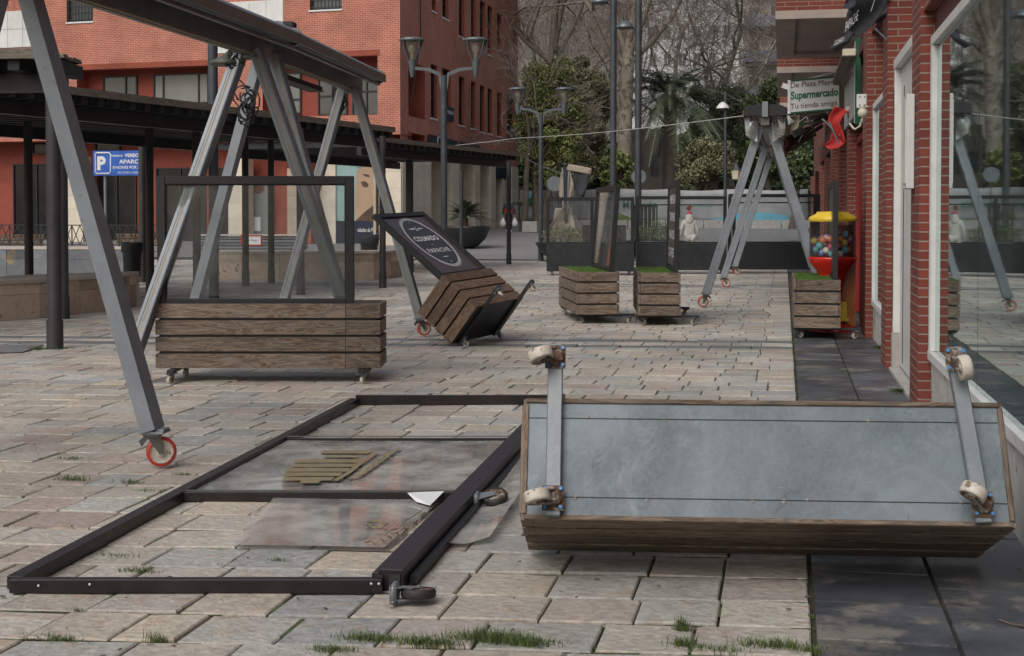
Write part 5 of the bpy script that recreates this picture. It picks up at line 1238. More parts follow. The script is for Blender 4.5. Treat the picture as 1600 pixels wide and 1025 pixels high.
# main rail: two box sections side by side
sr=Vector((fr2.y,-fr2.x,0))
rail('side_rail',cB-sr*.035+fr2*.02,cC-sr*.035,.03,.070); rail('side_rail',cB+sr*.03+fr2*.02,cC+sr*.03,.098,.086)
b=MB(); e=cB-fr2*.02+sr*.01; e.z=.045
for o,w_,hh in ((-.03,.04,.06),(.035,.055,.075)):
    e2=e+sr*o+fr2*.034
    b.bar(e2-fr2*.002-UP*0,e2,w_*.8,hh*.8,side=sr)
b.build('rail_opening','rubber',fs,world=True)
b=MB(); 
for x,y in ((60,915),(140,913),(580,912),(592,912)): 
    p=atY(x,y,onplane(x,y,cA-ahead*.024,ahead).y); b.lathe([(.005,0),(.003,.004)],onplane(x,y,cA-ahead*.0235,ahead),M3(dW,UP,-ahead),n=8)
b.build('screw','sign_white',fs,world=True)
def lerp(a,c,t): return a+(c-a)*t
def side_t(py,L=True):
    p,q=(cA,cD) if L else (cB,cC)
    lo,hi=0,1
    for _ in range(40):
        m=(lo+hi)/2; v=lerp(p,q,m); dd=_M.transposed()@(v-O0); yy_=CY-FPX*dd.y/-dd.z
        if yy_>py: lo=m
        else: hi=m
    return lerp(p,q,lo)
b1,b2=side_t(768),side_t(768,False); b3,b4=side_t(683),side_t(683,False)
rail('cross_bar',b1+ln*.03,b2-ln*.05,.03,.05); rail('cross_bar',b3+ln*.03,b4-ln*.05,.02,.045)
b=MB(); 
for a,c in ((b1,b2),(b3,b4)):
    a=a.copy();c=c.copy();a.z=c.z=.057; b.bar(a+ln*.03+fr_*.02,c-ln*.05+fr_*.02,.006,.006,side=UP)
b.build('glazing_bead','alu_dark',fs,world=True)
# plastic film
def film(name,quadp,zf,seed,nu=26,nv=20,amp=.012,mat='film'):
    g=random.Random(seed); ph=[g.random()*6 for _ in range(6)]; rows=[]; b=MB()
    for i in range(nv+1):
        v=i/nv; a=lerp(quadp[0],quadp[3],v); c=lerp(quadp[1],quadp[2],v); row=[]
        for j in range(nu+1):
            u=j/nu; p=lerp(a,c,u); z=amp*(math.sin(u*3+ph[0]+v*1.5)+.5*math.sin(v*3+ph[1]+u*2)+.12*math.sin(u*11+v*6+ph[2]))
            row.append(Vector((p.x,p.y,max(.006,zf+z))))
        rows.append(row)
    b.grid(rows); o=b.build(name,mat,fs,world=True); return rows
inn=lambda p,o: p+ln*o
f1=film('plastic_film',[inn(b1,.04),inn(b2,-.05),inn(b4,-.05),inn(b3,.04)],.034,3,amp=.004)
f2=film('plastic_film',[atZ(362,860),atZ(600,862),atZ(700,778),atZ(430,782)],.022,8,amp=.004)
f3=film('plastic_film',[atZ(668,862),atZ(765,852),atZ(880,690),atZ(806,690)],.05,12,amp=.02)
# lettering on the film: slanted brown brush script seen at a low angle
b=MB()
def stroke(pts,r=.009):
    P=[atZ(x,y,.048) for x,y in pts]
    up=[p+UP*.0 for p in P]
    for i in range(len(P)-1):
        dd=(P[i+1]-P[i]); 
        if dd.length<1e-5: continue
        w_=Vector((-dd.y,dd.x,0)).normalized()*r; b.face([P[i]-w_,P[i+1]-w_,P[i+1]+w_,P[i]+w_])
bars=[((445,752),(615,705)),((448,745),(600,712)),((452,738),(585,718)),((468,730),(570,722))]
for i,(x0,x1,y) in enumerate(((502,578,706),(506,560,713),(460,572,720),(455,556,727),(447,545,734),(444,533,741),(442,520,748),(470,500,752))):
    w_=(.060,.035,.066,.062,.066,.064,.058,.05)[i]; p=[atZ(x0,y,.044+i*.0012),atZ(x1,y,.044+i*.0012)]
    b.face([p[0]-ahead*w_*.85,p[1]-ahead*w_*.85,p[1]+ahead*w_*.85,p[0]+ahead*w_*.85])
stroke([(523,751),(545,738),(565,722),(588,706)],.016)
for i in range(7):
    x=545+i*9; y=747-i*6.3; stroke([(x,y),(x+12,y-3),(x+20,y-6),(x+24,y-9)],.014)
b.build('brown_print','print_gold',fs,world=True)
b=MB()
def stroke2(pts,r=.009):
    P=[atZ(x,y,.036) for x,y in pts]; b.tube([p for p in P],r,n=4)
stroke2([(572,822),(580,816),(592,814),(606,818),(596,825),(582,824),(572,816),(590,813)],.004)
stroke2([(570,848),(580,845),(586,850),(596,842),(600,846),(606,838),(612,842),(618,832),(624,836),(632,826),(638,830),(646,816),(652,820),(658,806),(664,800)],.004)
stroke2([(600,838),(610,828),(622,826),(636,812),(650,804),(660,796)],.003)
b.build('brown_script','print_gold',fs,world=True)
b=MB(); b.prism([atZ(636,770,.05),atZ(694,768,.06),atZ(672,790,.035),atZ(650,784,.03)],(0,0,1),.002); b.build('torn_edge','sign_white',fs,world=True)
b=MB(); a=cB+sr*.10; c=cC+sr*.10; a.z=c.z=.03; b.bar(a+fr2*.1,c,.03,.03,side=sr); b.build('lower_lip','black_frame',fs,world=True)
for (px,py,sw_) in ((612,893,.15),(742,768,-.35),(868,625,.1)):
    p=onplane(px,py,cB+sr*.081,sr)
    z_=.052
    p=lerp(cB,cC,(p-cB).dot(fr2)/(cC-cB).length)+sr*.081; p.z=z_
    # wheel axis: plate on the outer side of the rail, wheel pointing outwards (-z local = +sr)
    Mx=Matrix.Translation(p-fs.location)@M3(fr2,UP.cross(fr2) if 0 else (-sr).cross(fr2),-sr).to_4x4()
    caster(fs,Mx,r=.068,w=.034,style='rubber',swivel=sw_,plate=(.09,.07))
# ================= WIND SCREENS =================
def wscreen(label,x0,x1,yb,ztop=1.9,mull=(),seed=1,lowh=.78,yb2=None):
    a=atZ(x0,yb); c=atZ(x1,yb2 or yb); m=(a+c)/2; L=(c-a).length; t=thing('wind_screen',label,'wind screen',m,math.atan2(c.y-a.y,c.x-a.x),group='dark wind screens in a row')
    b=MB(); b.box((0,0,.10+(lowh-.1)/2),(L,.28,lowh-.1)); b.build('lower_panel','black_metal',t,bevel=.008)
    b=MB(); f=.08
    for x in (-L/2+.03,L/2-.03,*[-L/2+L*k for k in mull]): b.box((x,0,(lowh+ztop)/2+.001),(f,.05,ztop-lowh-.004))
    b.box((0,0,ztop+.02),(L,.06,.085)); b.box((0,0,ztop-.16),(L-.12,.03,.03)) if seed==2 else None
    b.box((0,0,lowh+.02),(L-.12,.045,.035)); b.build('frame','black_frame',t)
    b=MB(); b.box((0,0,(lowh+ztop)/2),(L-.1,.008,ztop-lowh-.02)); b.build('glass_pane','glass',t)
    for s in(-1,1):
        caster(t,Matrix.Translation((s*(L/2-.12),-.08,.10)),r=.04,w=.025,style='rubber',swivel=1+s)
    return t
wscreen('leftmost dark wind screen with a glazed top and a bush seen through it',854,990,430,mull=(.52,),ztop=1.88)
wscreen('dark wind screen between the two end-on planters and the distant awning frame',994,1134,428,mull=(.37,),seed=2,ztop=1.92)
wscreen('rightmost dark wind screen behind the legs of the distant awning frame',1138,1280,427,mull=(.06,.95),seed=2,ztop=1.98)
# stacked spare screens beyond
p=onG(1010,44); t=thing('stacked_screens','stack of narrow black framed screens leaning together beyond the wind screens','wind screen',p,PSI)
for i in range(6):
    b=MB(); x=-.35+i*.13
    for yy in(-.4,.4): b.box((x,yy,1.15),(.05,.05,1.3))
    b.box((x,0,1.80),(.05,.85,.05)); b.box((x,0,.55),(.05,.85,.5)); b.build('screen','black_frame',t)
b=MB(); b.box((0,0,.33),(1.3,1,.5)); b.build('trolley','black_metal',t)
for px,lab in ((925,'tall black menu stand seen through the leaning glass screen'),(963,'black box planter seen between the leaning glass screen and the lamp pole')):
    p=onG(px,40); t=thing('black_stand',lab,'stand',p,PSI); b=MB(); b.box((0,0,.75),(.55,.5,.9)); b.build('box','black_metal',t,bevel=.01); b=MB()
    for sx in(-.2,.2):
        for sy in(-.18,.18): b.box((sx,sy,.15),(.04,.04,.3))
    b.build('leg','black_metal',t)
# ================= LAMPS =================
def double_lamp(label,px,yb,ytop,arm_px,Hd,group='double armed street lamps'):
    p=atZ(px,yb); t=thing('double_street_lamp',label,'street lamp',p,PSI,group); q=atY(px,ytop,p.y); H_=q.z; k=p.y/2100*1.02
    b=MB(); b.tube([(0,0,0),(0,0,H_)],.075,n=14); b.tube([(0,0,0),(0,0,.5)],.09,n=14); b.build('post','lamp_post',t)
    ar=arm_px*k; hs_=Hd*k; rw=hs_*.33
    b=MB(); b.prism([(-.12,-.03,H_),(.12,-.03,H_),(.085,-.03,H_-.28),(.06,-.03,H_-.42),(-.06,-.03,H_-.42),(-.085,-.03,H_-.28)],(0,1,0),.06)
    for s in(-1,1):
        b.prism([(s*.1,-.025,H_-.02),(s*ar*.5,-.025,H_+.10),(s*(ar-.06),-.025,H_+.13),(s*(ar-.06),-.025,H_+.20),(s*ar*.45,-.025,H_+.17),(s*.08,-.025,H_+.06),(s*.06,-.025,H_-.1)],(0,1,0),.05)
    b.build('arm','lamp_grey',t)
    for s in(-1,1):
        X=s*ar; z0=H_+.02
        hd=MB(); hd.lathe([(.035,z0-.06),(.05,z0),(.10,z0+hs_*.40)],(X,0,0),n=18); 
        for a in range(4):
            an=a*1.5708+.78; hd.tube([(X+.10*math.cos(an),.10*math.sin(an),z0+hs_*.40),(X+rw*.85*math.cos(an),rw*.85*math.sin(an),z0+hs_*.72),(X+rw*math.cos(an),rw*math.sin(an),z0+hs_*.93)],.018,n=5)
        hd.lathe([(rw*1.05,z0+hs_*.91),(rw*1.08,z0+hs_*.95),(rw*.8,z0+hs_*.99),(.001,z0+hs_*1.02)],(X,0,0),n=24)
        ho=hd.build('lamp_head','lamp_grey',t)
        g=MB(); g.lathe([(.10,z0+hs_*.41),(rw*.80,z0+hs_*.72),(rw*.97,z0+hs_*.91)],(X,0,0),n=24); g.build('lamp_glass','acrylic',ho)
        g=MB(); g.lathe([(.05,z0+hs_*.41),(.05,z0+hs_*.62),(.085,z0+hs_*.64),(.09,z0+hs_*.78),(.03,z0+hs_*.86)],(X,0,0),n=14); g.build('bulb','cream',ho)
    return t
double_lamp('tall double armed street lamp before the corner of the brick building',694,439,118,50,58)
double_lamp('farther double armed street lamp near the walking man',845,408,178,36,40)
# pair of tall dark poles with a side lamp head
for px,lab,hx in ((958,'left one of two tall dark lamp poles, its lamp head cut by the photo top',None),(997,'right one of two tall dark lamp poles, with a lower saucer lamp head',1)):
    p=onG(px,46.5); t=thing('tall_lamp_pole',lab,'lamp pole',p,PSI,'tall dark lamp poles')
    b=MB(); b.tube([(0,0,0),(0,0,16)],.115,n=14); b.tube([(0,0,0),(0,0,.6)],.14,n=14); b.build('pole','lamp_post',t)
    z=atY(985,42,46.5).z if hx else atY(950,3,46.5).z
    b=MB(); b.lathe([(.30,z-.03),(.28,z+.05),(.17,z+.16),(.05,z+.21),(.001,z+.21)],(-.48,0,0),n=20); b.lathe([(.26,z-.03),(.2,z-.09),(.001,z-.1)],(-.48,0,0),n=20); b.build('lamp_head','lamp_grey',t)
    b=MB(); b.tube([(0,0,z-.12),(-.35,0,z+.0)],.035); b.build('bracket','lamp_post',t)
    if not hx: b=MB(); b.lathe([(.12,1.0),(.12,1.01)],(0,0,0)); 
p=onG(1133,50); t=thing('single_street_lamp','slim street lamp with one saucer head among the dark trees','street lamp',p)
z=atY(1128,165,50).z; b=MB(); b.tube([(0,0,0),(0,0,z+.5)],.06,n=10); b.build('post','lamp_post',t); b=MB(); b.lathe([(.24,z-.1),(.22,z-.03),(.1,z+.1),(.001,z+.14)],(-.1,0,0),n=16); b.build('lamp_head','sign_white',t)
p=onG(334,22); t=thing('grey_pole','plain grey pole rising behind the second awning frame','pole',p); b=MB(); b.tube([(0,0,0),(0,0,9)],.085,n=14); b.build('shaft','lamp_post',t)
# cables
def wire(label,pts,r=.009,mat='rope_grey'):
    t=thing('overhead_cable',label,'cable',pts[0]); P=[]; n=16
    for a,c in zip(pts,pts[1:]):
        for i in range(n): u=i/n; P.append(a.lerp(c,u)-UP*(.06*math.sin(u*math.pi)))
    P.append(pts[-1]); b=MB(); b.tube(P,r,n=5); b.build('strand',mat,t,world=True)
wire('thin pale cable strung from the brick building to the distant awning frame',[atY(560,238,45),atY(808,216,38),atY(1186,178,22)],r=.009)
wire('black cable dropping down the side wall of the brick building',[SP_.P(SP_.at(652,-60)[0],14,.1),SP_.P(SP_.at(654,60)[0],SP_.at(654,60)[1],.1),SP_.P(SP_.at(638,162)[0],SP_.at(638,162)[1],.1)],r=.03,mat='rubber')
wire('sagging cable leaving the end of the far pergola towards the trees',[atY(808,240,42),atY(870,268,60),atY(900,272,62)],r=.014)
# ================= FAR SETTING: FENCE BANNERS =================
def fenceb(label,x0,x1,Y,yt,group='white banners on the site fence'):
    a=onG(x0,Y); c=onG(x1,Y); zt=atY(x0,yt,Y).z; t=thing('fence_banner',label,'banner',a,group=group); g=random.Random(int(x0)); b=MB(); n=int((c-a).length*2)+2; rows=[]
    for j in range(7):
        v=j/6; rows.append([a.lerp(c,i/n)+Vector((0,.04*math.sin(i*1.1+j*.9+x0)+g.uniform(-.02,.02),(zt-a.z-.35)*v+.35-(.04*math.sin(i*.7) if j==6 else 0))) for i in range(n+1)])
    b.grid(rows,r=.5); o=b.build('sheet','banner',t,world=True); m=o.modifiers.new('s','SOLIDIFY'); m.thickness=.02
    b=MB(); k=0
    while k<(c-a).length: q=a+(c-a).normalized()*k; b.tube([q+Vector((0,.1,0)),q+Vector((0,.1,zt-a.z+.1))],.03,n=6); k+=3
    b.build('post','alu_dark',t,world=True); return t
def bq(t,name,mat,pts,Y,o=.12):
    b=MB(); b.prism([atY(x,y,Y-o) for x,y in pts],(0,-1,0),.01); return b.build(name,mat,t,world=True)
YB=72
t=fenceb('white fence banner with a green and blue cube mark at the left',812,872,YB,297)
bq(t,'cube_mark','cyan_print',[(818,306),(826,299),(834,305),(826,311)],YB); bq(t,'cube_mark','print_green',[(818,309),(826,313),(834,308),(834,315),(826,320),(818,316)],YB)
b=MB(); put_text(b,'PARQUES',atY(823,320,YB-.13)+UP*.13-Vector((0.1,0,.1)),(1,0,0),UP,(atY(841,320,YB).x-atY(803,320,YB).x),.25,bold=.03); b.lathe([(.13,0),(.13,.01)],atY(836,328,YB-.12),M3((1,0,0),(0,0,1),(0,-1,0)),n=16); b.build('lettering','navy',t,world=True)
t=fenceb('long white fence banner with green lettering and a green hill shape behind the wind screens',873,1062,YB,296)
b=MB(); put_text(b,'Parque Marqués',atY(975,321,YB-.15),(1,0,0),UP,atY(1026,321,YB).x-atY(926,321,YB).x,.5,bold=.012); b.build('lettering','print_green',t,world=True)
b=MB(); put_text(b,'CENTRO DE LA VERDE',atY(968,309,YB-.15),(1,0,0),UP,atY(996,321,YB).x-atY(936,321,YB).x,.16); b.build('small_lettering','navy',t,world=True)
bq(t,'green_hill_print','turf',[(948,347),(950,335),(962,331),(975,336),(990,342),(1040,343),(1060,341),(1062,347)],YB)
t=fenceb('long white fence banner with a pale blue sweep behind the person in white',1063,1262,YB,297)
bq(t,'blue_sweep_print','cyan_print',[(1086,350),(1105,345),(1135,337),(1165,332),(1200,332),(1228,336),(1240,351)],YB)
b=MB(); put_text(b,'PARQUES',atY(1062,322,YB-.2)+Vector((.3,0,0)),(1,0,0),UP,1.0,.12); put_text(b,'de Plasencia',atY(1095,322,YB-.2),(1,0,0),UP,1.2,.1); b.build('lettering','print_green',t,world=True)
k=thing('concrete_barrier','long low grey concrete barrier along the foot of the banners','barrier',onG(1040,YB-.7)); a=onG(866,YB-.7); c=onG(1290,YB-.7)
b=MB(); s=0; d_=(c-a); L=d_.length; d_.normalize()
while s<L: b.bar(a+d_*s+UP*.22,a+d_*min(L,s+1.95)+UP*.22,.25,.44,side=(0,1,0)); s+=2
b.build('block','concrete',k,world=True)
k=thing('concrete_trough','grey concrete trough planter beside the far tree trunk','planter',onG(829,66)); b=MB(); b.box((0,0,.27),(.75,.6,.54)); b.build('trough','concrete',k,bevel=.02)
# ================= BOWLS WITH PLANTS =================
def bowl(label,p,r,h,kind,seed,group=None):
    t=thing('bowl_planter',label,'planter',p,group=group); b=MB(); b.lathe([(r*.35,0),(r*.38,.06),(r*.5,.09),(r*.8,h*.45),(r*.98,h*.9),(r,h),(r*.93,h),(r*.8,h*.85)],n=28,cap=False); b.build('bowl','black_metal',t)
    b=MB(); b.lathe([(.001,h*.86),(r*.86,h*.86)],n=24); b.build('earth','soil',t)
    g=random.Random(seed); b=MB()
    if kind=='bush':
        for i in range(2200):
            a=g.random()*6.28; q=Vector((math.cos(a),math.sin(a),0))*r*.8*math.sqrt(g.random()); zz=h*.9+g.random()**.8*r*.75*(1-.5*q.length/r); leaf(b,Vector((q.x,q.y,zz)),.055,g)
        b.build('bush','leaf_dark' if seed%2 else 'leaf_olive',t)
    else:
        tr=MB(); tr.tube([(0,0,h*.8),(0,0,h+.38)],[.13,.11],n=10); tr.build('trunk','bark_brown',t)
        for i in range(44): frond(b,Vector((0,0,h+.38)),i*2.4,g.uniform(.15,1.35),g.uniform(.95,1.3),g,nl=36,lw=.035,ll=.2,droop=.55)
        b.build('fronds','palm_leaf',t)
    return t
def leaf(b,p,s,g,r=None):
    a=g.random()*6.28; e=g.uniform(-1.2,1.2); u=Vector((math.cos(a)*math.cos(e),math.sin(a)*math.cos(e),math.sin(e))); v=u.orthogonal(); v.rotate(Matrix.Rotation(g.random()*6.28,3,u)); s=s*g.uniform(.6,1.3)
    b.face([p-u*s*.5,p+v*s*.28,p+u*s*.5,p-v*s*.28],uv=[(0,0)]*4,r=g.random() if r is None else r)
def frond(b,c,az,el,L,g,nl=26,lw=.03,ll=.3,droop=1.0):
    d=Vector((math.cos(az),math.sin(az),0)); pts=[]; n=10
    for i in range(n+1):
        s=i/n; pts.append(c+d*(L*s*math.cos(el*(1-.3*s)))+UP*(L*(math.sin(el)*s-droop*.75*s*s)))
    r=g.random()
    for i in range(n): 
        w=Vector((-d.y,d.x,0))*lw*.4; b.face([pts[i]-w,pts[i]+w,pts[i+1]+w,pts[i+1]-w],uv=[(0,0)]*4,r=r)
    for i in range(nl):
        s=.12+.88*i/nl; k=min(int(s*n),n-1); p=pts[k].lerp(pts[k+1],s*n-k); t_=(pts[k+1]-pts[k]).normalized(); l=ll*L*math.sin(math.pi*min(1,s*.85+.12))*1.1
        for sg in(-1,1):
            w=Vector((-d.y,d.x,0))*sg; e=p+(w*.8+t_*.55-UP*.35*g.random()).normalized()*l; q=t_*lw*.5
            b.face([p-q,p+q,e],uv=[(0,0)]*3,r=min(1,max(0,r+g.uniform(-.2,.2))))
bowl('black bowl planter with a small sago palm near the lamp post',onG(727,53.5)+Vector((0,0,0)),1.05,.9,'cycas',1)
bowl('black bowl planter with a pale bush behind the leftmost wind screen',onG(880,43),.9,.62,'bush',4)
bowl('black bowl planter with a dark bush left of the person in white',onG(1024,41),.95,.72,'bush',3)
# ================= TREES =================
def leafy(name,label,px,Y,crown,mat,n,seed,trunk=None,group=None,leaf_s=.22,clumps=26,bark='bark_brown',flat=1.):
    """crown: (x0,x1,y0,y1) photo px box of the crown"""
    g=random.Random(seed); base=onG(px,Y); t=thing(name,label,'tree',base,group=group)
    a=atY(crown[0],crown[3],Y); c=atY(crown[1],crown[2],Y); cx=(a.x+c.x)/2-base.x; cz=(a.z+c.z)/2-base.z; rx=(c.x-a.x)/2; rz=(c.z-a.z)/2; ry=min(rx,rz)*.9
    cl=[]
    for i in range(clumps):
        while True:
            q=Vector((g.uniform(-1,1),g.uniform(-1,1),g.uniform(-1,1)))
            if .35<q.length<1: break
        cl.append((Vector((cx+q.x*rx*.82,q.y*ry*.8,cz+q.z*rz*.82)),g.uniform(.22,.42)*min(rx,rz)))
    b=MB()
    tw=[]
    for s_ in range(trunk or 1):
        lean=g.uniform(-.25,.25)*rx+(s_-((trunk or 1)-1)/2)*rx*.5
        top=Vector((cx*.6+lean,g.uniform(-.3,.3),cz-rz*.15)); b0=Vector((s_*.25-.1*(trunk or 1),0,-.05)); mid=b0.lerp(top,.5)+Vector((g.uniform(-.2,.2),0,0))
        R0=.05+.022*(cz+rz)/(trunk or 1)**.5; b.tube([b0,b0.lerp(mid,.3)*1.0,mid,top],[R0*1.3,R0,R0*.8,R0*.45],n=9); tw.append((mid,top,R0))
    for q,r in cl:
        m,tp,R0=g.choice(tw); s0=m.lerp(tp,g.random()); b.tube([s0,s0.lerp(q,.5)+Vector((0,0,-.15*rz*g.random())),q],[R0*.35,R0*.22,R0*.08],n=5)
    b.build('trunk',bark,t)
    b=MB(); per=n//clumps
    for q,r in cl:
        rr0=g.uniform(.15,.85)
        for i in range(per):
            while True:
                o=Vector((g.uniform(-1,1),g.uniform(-1,1),g.uniform(-1,1)))
                if o.length<1: break
            o*=r*(.5+.6*g.random()); o.z*=flat; leaf(b,q+o,leaf_s,g,r=min(1,max(0,rr0+g.uniform(-.25,.25))))
    b.build('crown',mat,t); return t
def bare(name,label,px,Y,H_,seed,lean=0,R0=.35,spread=.55,levels=6,twn=5,group=None,bark='bark_pale',first=.35,top=None,copy_mesh=None):
    g=random.Random(seed); base=onG(px,Y); t=thing(name,label,'tree',base,group=group)
    big=MB(); tw=MB(); cnt=[0]
    def br(p,d,L,r,lv):
        n=3; pts=[p]; rr=[r]; 
        for i in range(n):
            d=(d+Vector((g.gauss(0,.16),g.gauss(0,.16),g.gauss(0,.10)+(.05 if lv>2 else 0)))).normalized(); p=p+d*(L/n); pts.append(p); rr.append(r*(1-.38*(i+1)/n))
        if r>.05: big.tube(pts,rr,n=8 if r>.12 else 5,cap=False)
        else: tw.tube(pts,[max(x,.009) for x in rr],n=3,cap=False,smooth=False)
        cnt[0]+=1
        if lv==0: return
        k=3 if lv>1 else twn
        for i in range(k):
            s=g.uniform(.35,1); j=min(int(s*n),n-1); q=pts[j].lerp(pts[j+1],s*n-j)
            if i==0: q=pts[-1]; dd=d
            ax=d.orthogonal(); ax.rotate(Matrix.Rotation(g.random()*6.28,3,d)); dd=d.copy(); dd.rotate(Matrix.Rotation(g.uniform(.3,1.0)*(spread/.55)*( .5 if i==0 else 1),3,ax)); 
            if lv<3: dd.z-=.10*g.random()
            br(q,dd.normalized(),L*g.uniform(.62,.86),r*(.66 if i==0 else g.uniform(.36,.55)),lv-1)
    # trunk
    tp=Vector((lean,0,H_*first)); big.tube([Vector((0,0,-.1)),tp*.33+Vector((.08,0,0)),tp*.7,tp],[R0*1.25,R0,R0*.9,R0*.78],n=14)
    m=4
    for i in range(m):
        a=i/m*6.28+g.random(); dd=Vector((math.cos(a)*spread,math.sin(a)*spread,1)).normalized(); br(tp-UP*g.random()*H_*.05,dd,H_*.24,R0*.42,levels-1)
    br(tp,Vector((lean*.04,0,1)).normalized(),H_*.28,R0*.7,levels-1)
    big.build('trunk',bark,t); 
    if tw.f: tw.build('twigs','twig',t)
    return t
GT='trees beyond the fence banners'
leafy('evergreen_tree','bushy green tree nearest the end of the brick building',845,68,(804,918,66,300),'leaf_green',36000,1,trunk=2,group=GT,leaf_s=.15,clumps=80)
leafy('evergreen_tree','olive green tree just left of the big pale plane trunk',905,88,(862,962,70,260),'leaf_olive',22000,21,trunk=2,group=GT,leaf_s=.17,clumps=56)
leafy('evergreen_tree','deep green tree between the palm and the balconied block',1130,100,(1085,1200,120,300),'leaf_dark',20000,22,group=GT,leaf_s=.2,clumps=44)
leafy('evergreen_tree','thin brownish green tree left of the tall lamp poles',915,79,(868,955,120,305),'leaf_olive',20000,2,group=GT,clumps=50,leaf_s=.16)
leafy('evergreen_tree','dark conifer mass behind the single slim street lamp',1120,92,(1058,1180,95,305),'leaf_dark',24000,3,group=GT,leaf_s=.2,clumps=40)
leafy('evergreen_tree','darkest tall evergreen beside the red brick shop building',1210,84,(1150,1262,105,310),'leaf_dark',24000,4,group=GT,leaf_s=.2,clumps=40)
leafy('evergreen_tree','rounded olive green shrub tree in front of the dark conifers',1100,76,(1052,1150,208,305),'leaf_olive',18000,5,trunk=3,group=GT,leaf_s=.15,clumps=34)
leafy('evergreen_tree','dark evergreen filling the gap under the palm',1010,90,(960,1070,190,310),'leaf_dark',10000,6,group=GT,leaf_s=.28,clumps=34)
leafy('evergreen_tree','low dark green tree behind the folded beige awning',905,84,(860,965,225,318),'leaf_dark',8000,7,group=GT,leaf_s=.26,clumps=28)
leafy('evergreen_tree','low green shrub tree at the foot of the pale plane trunk',960,75,(935,1000,225,305),'leaf_green',4500,8,group=GT,leaf_s=.2,clumps=22)
leafy('evergreen_tree','dark evergreen seen under the torn awnings beside the brick shops',1240,70,(1212,1275,200,312),'leaf_dark',6000,9,group=GT,leaf_s=.22,clumps=22)
leafy('evergreen_tree','dusky evergreen far behind the farther double street lamp',850,100,(800,930,130,320),'leaf_dark',8000,14,group=GT,leaf_s=.34,clumps=30)
hg=MB(); g=random.Random(77)
for i in range(16000):
    Yq=g.uniform(96,102); a=onG(g.uniform(790,1290),Yq); zt=g.random()**.7*(6.2+1.2*math.sin(a.x*.7)+.8*math.sin(a.x*1.9)); leaf(hg,a+UP*zt,.5,g)
o=hg.build('undergrowth','leaf_dark'); tag(o,'dark mass of undergrowth behind the trees','undergrowth',None,'stuff')
# date palm
p=onG(1046,82); t=thing('palm_tree','tall date palm with drooping grey green fronds between lamp poles and conifers','tree',p,group=None)
hp_=atY(1046,150,82).z-p.z; b=MB(); b.tube([(0,0,0),(.1,0,hp_*.5),(0,0,hp_)],[.42,.36,.40],n=12); b.build('trunk','bark_brown',t)
g=random.Random(9); b=MB()
for i in range(74): frond(b,Vector((0,0,hp_)),i*2.399,g.uniform(-.35,1.15),g.uniform(3.8,5.4),g,nl=44,lw=.06,ll=.15,droop=g.uniform(.6,1.0))
b.build('crown','palm_leaf',t)
b=MB()
for i in range(26): a=g.random()*6.28; b.tube([(0,0,hp_-.2),(math.cos(a)*.5,math.sin(a)*.5,hp_+.1),(math.cos(a)*1.0,math.sin(a)*1.0,hp_-.7)],.03,n=4)
b.build('fruit_stalks','seam_tan',t)
bare('plane_tree','big pale plane trunk rising between the two tall lamp poles',968,78,24,11,R0=.44,lean=.5,spread=.75,levels=7,group='bare plane trees',first=.42)
bare('plane_tree','bare plane tree leaning above the bushy green tree at left',902,80,23,12,R0=.36,lean=-1.5,spread=.8,levels=7,group='bare plane trees',first=.46)
bare('plane_tree','bare plane tree spreading fine branches beside the balconied block',1150,96,24,13,R0=.32,lean=-1.2,spread=.9,levels=7,group='bare plane trees',first=.30)
bare('plane_tree','far bare plane tree behind the palm crown',1040,108,27,15,R0=.32,lean=.6,spread=.85,levels=7,group='bare plane trees',first=.3)
bare('plane_tree','far bare plane tree nearest the upper edge of the brick building',846,112,28,16,R0=.34,lean=.2,spread=.85,levels=7,group='bare plane trees',first=.3)
bare('slim_tree','slim leaning trunk in front of the cube marked banner',838,69,7.5,17,R0=.11,lean=.9,spread=.6,levels=5,bark='bark_brown',first=.42)
bare('slim_tree','slim brown trunk standing right of the walking man',816,67,9,18,R0=.16,lean=.3,spread=.5,levels=5,bark='bark_brown',first=.45)
# reaching limb of the plane tree
# ================= FAR BUILDINGS =================
def block(label,px0,px1,Y,ztop,mat,rows,cols_,seed,balc=False,depth=12,z0=2):
    a=onG(px0,Y); c=onG(px1,Y); L=c.x-a.x; t=thing('apartment_block',label,'building',a,group=None)
    b=MB(); b.box((L/2,depth/2,ztop/2),(L,depth,ztop),uvm='world'); b.build('wall',mat,t)
    for i in range(rows):
        z=z0+i*3.0
        for j in range(cols_):
            w=L/cols_; x=w*(j+.5)
            f=MB(); f.box((x,-.02,z+.9),(w*.5,.08,1.5)); fo=f.build('window',mat,t); f=MB(); f.box((x-w*.12,-.05,z+.9),(w*.2,.06,1.35)); f.box((x+w*.12,-.05,z+.9),(w*.2,.06,1.35)); f.build('pane','window_pane',fo)
        if balc:
            f=MB(); f.box((L/2,-.7,z-.15),(L*.96,1.4,.16)); f.box((L/2,-1.36,z+.3),(L*.96,.06,.8)); f.build('balcony','far_blue',t)
    return t
block('tall pale apartment block with blue grey balconies seen past the brick balconies',1160,1262,118,34,'far_wall',9,3,1,balc=True)
block('pale far building hidden behind the bare plane branches',985,1170,150,24,'far_pale',7,8,2,depth=10)
block('small beige house glimpsed between the trunks behind the fence',985,1035,86,6.2,'far_dim',1,2,3,depth=4,z0=3.0)
block('tall brownish block far behind the left trees',770,984,165,38,'far_dim',11,9,4,depth=10)
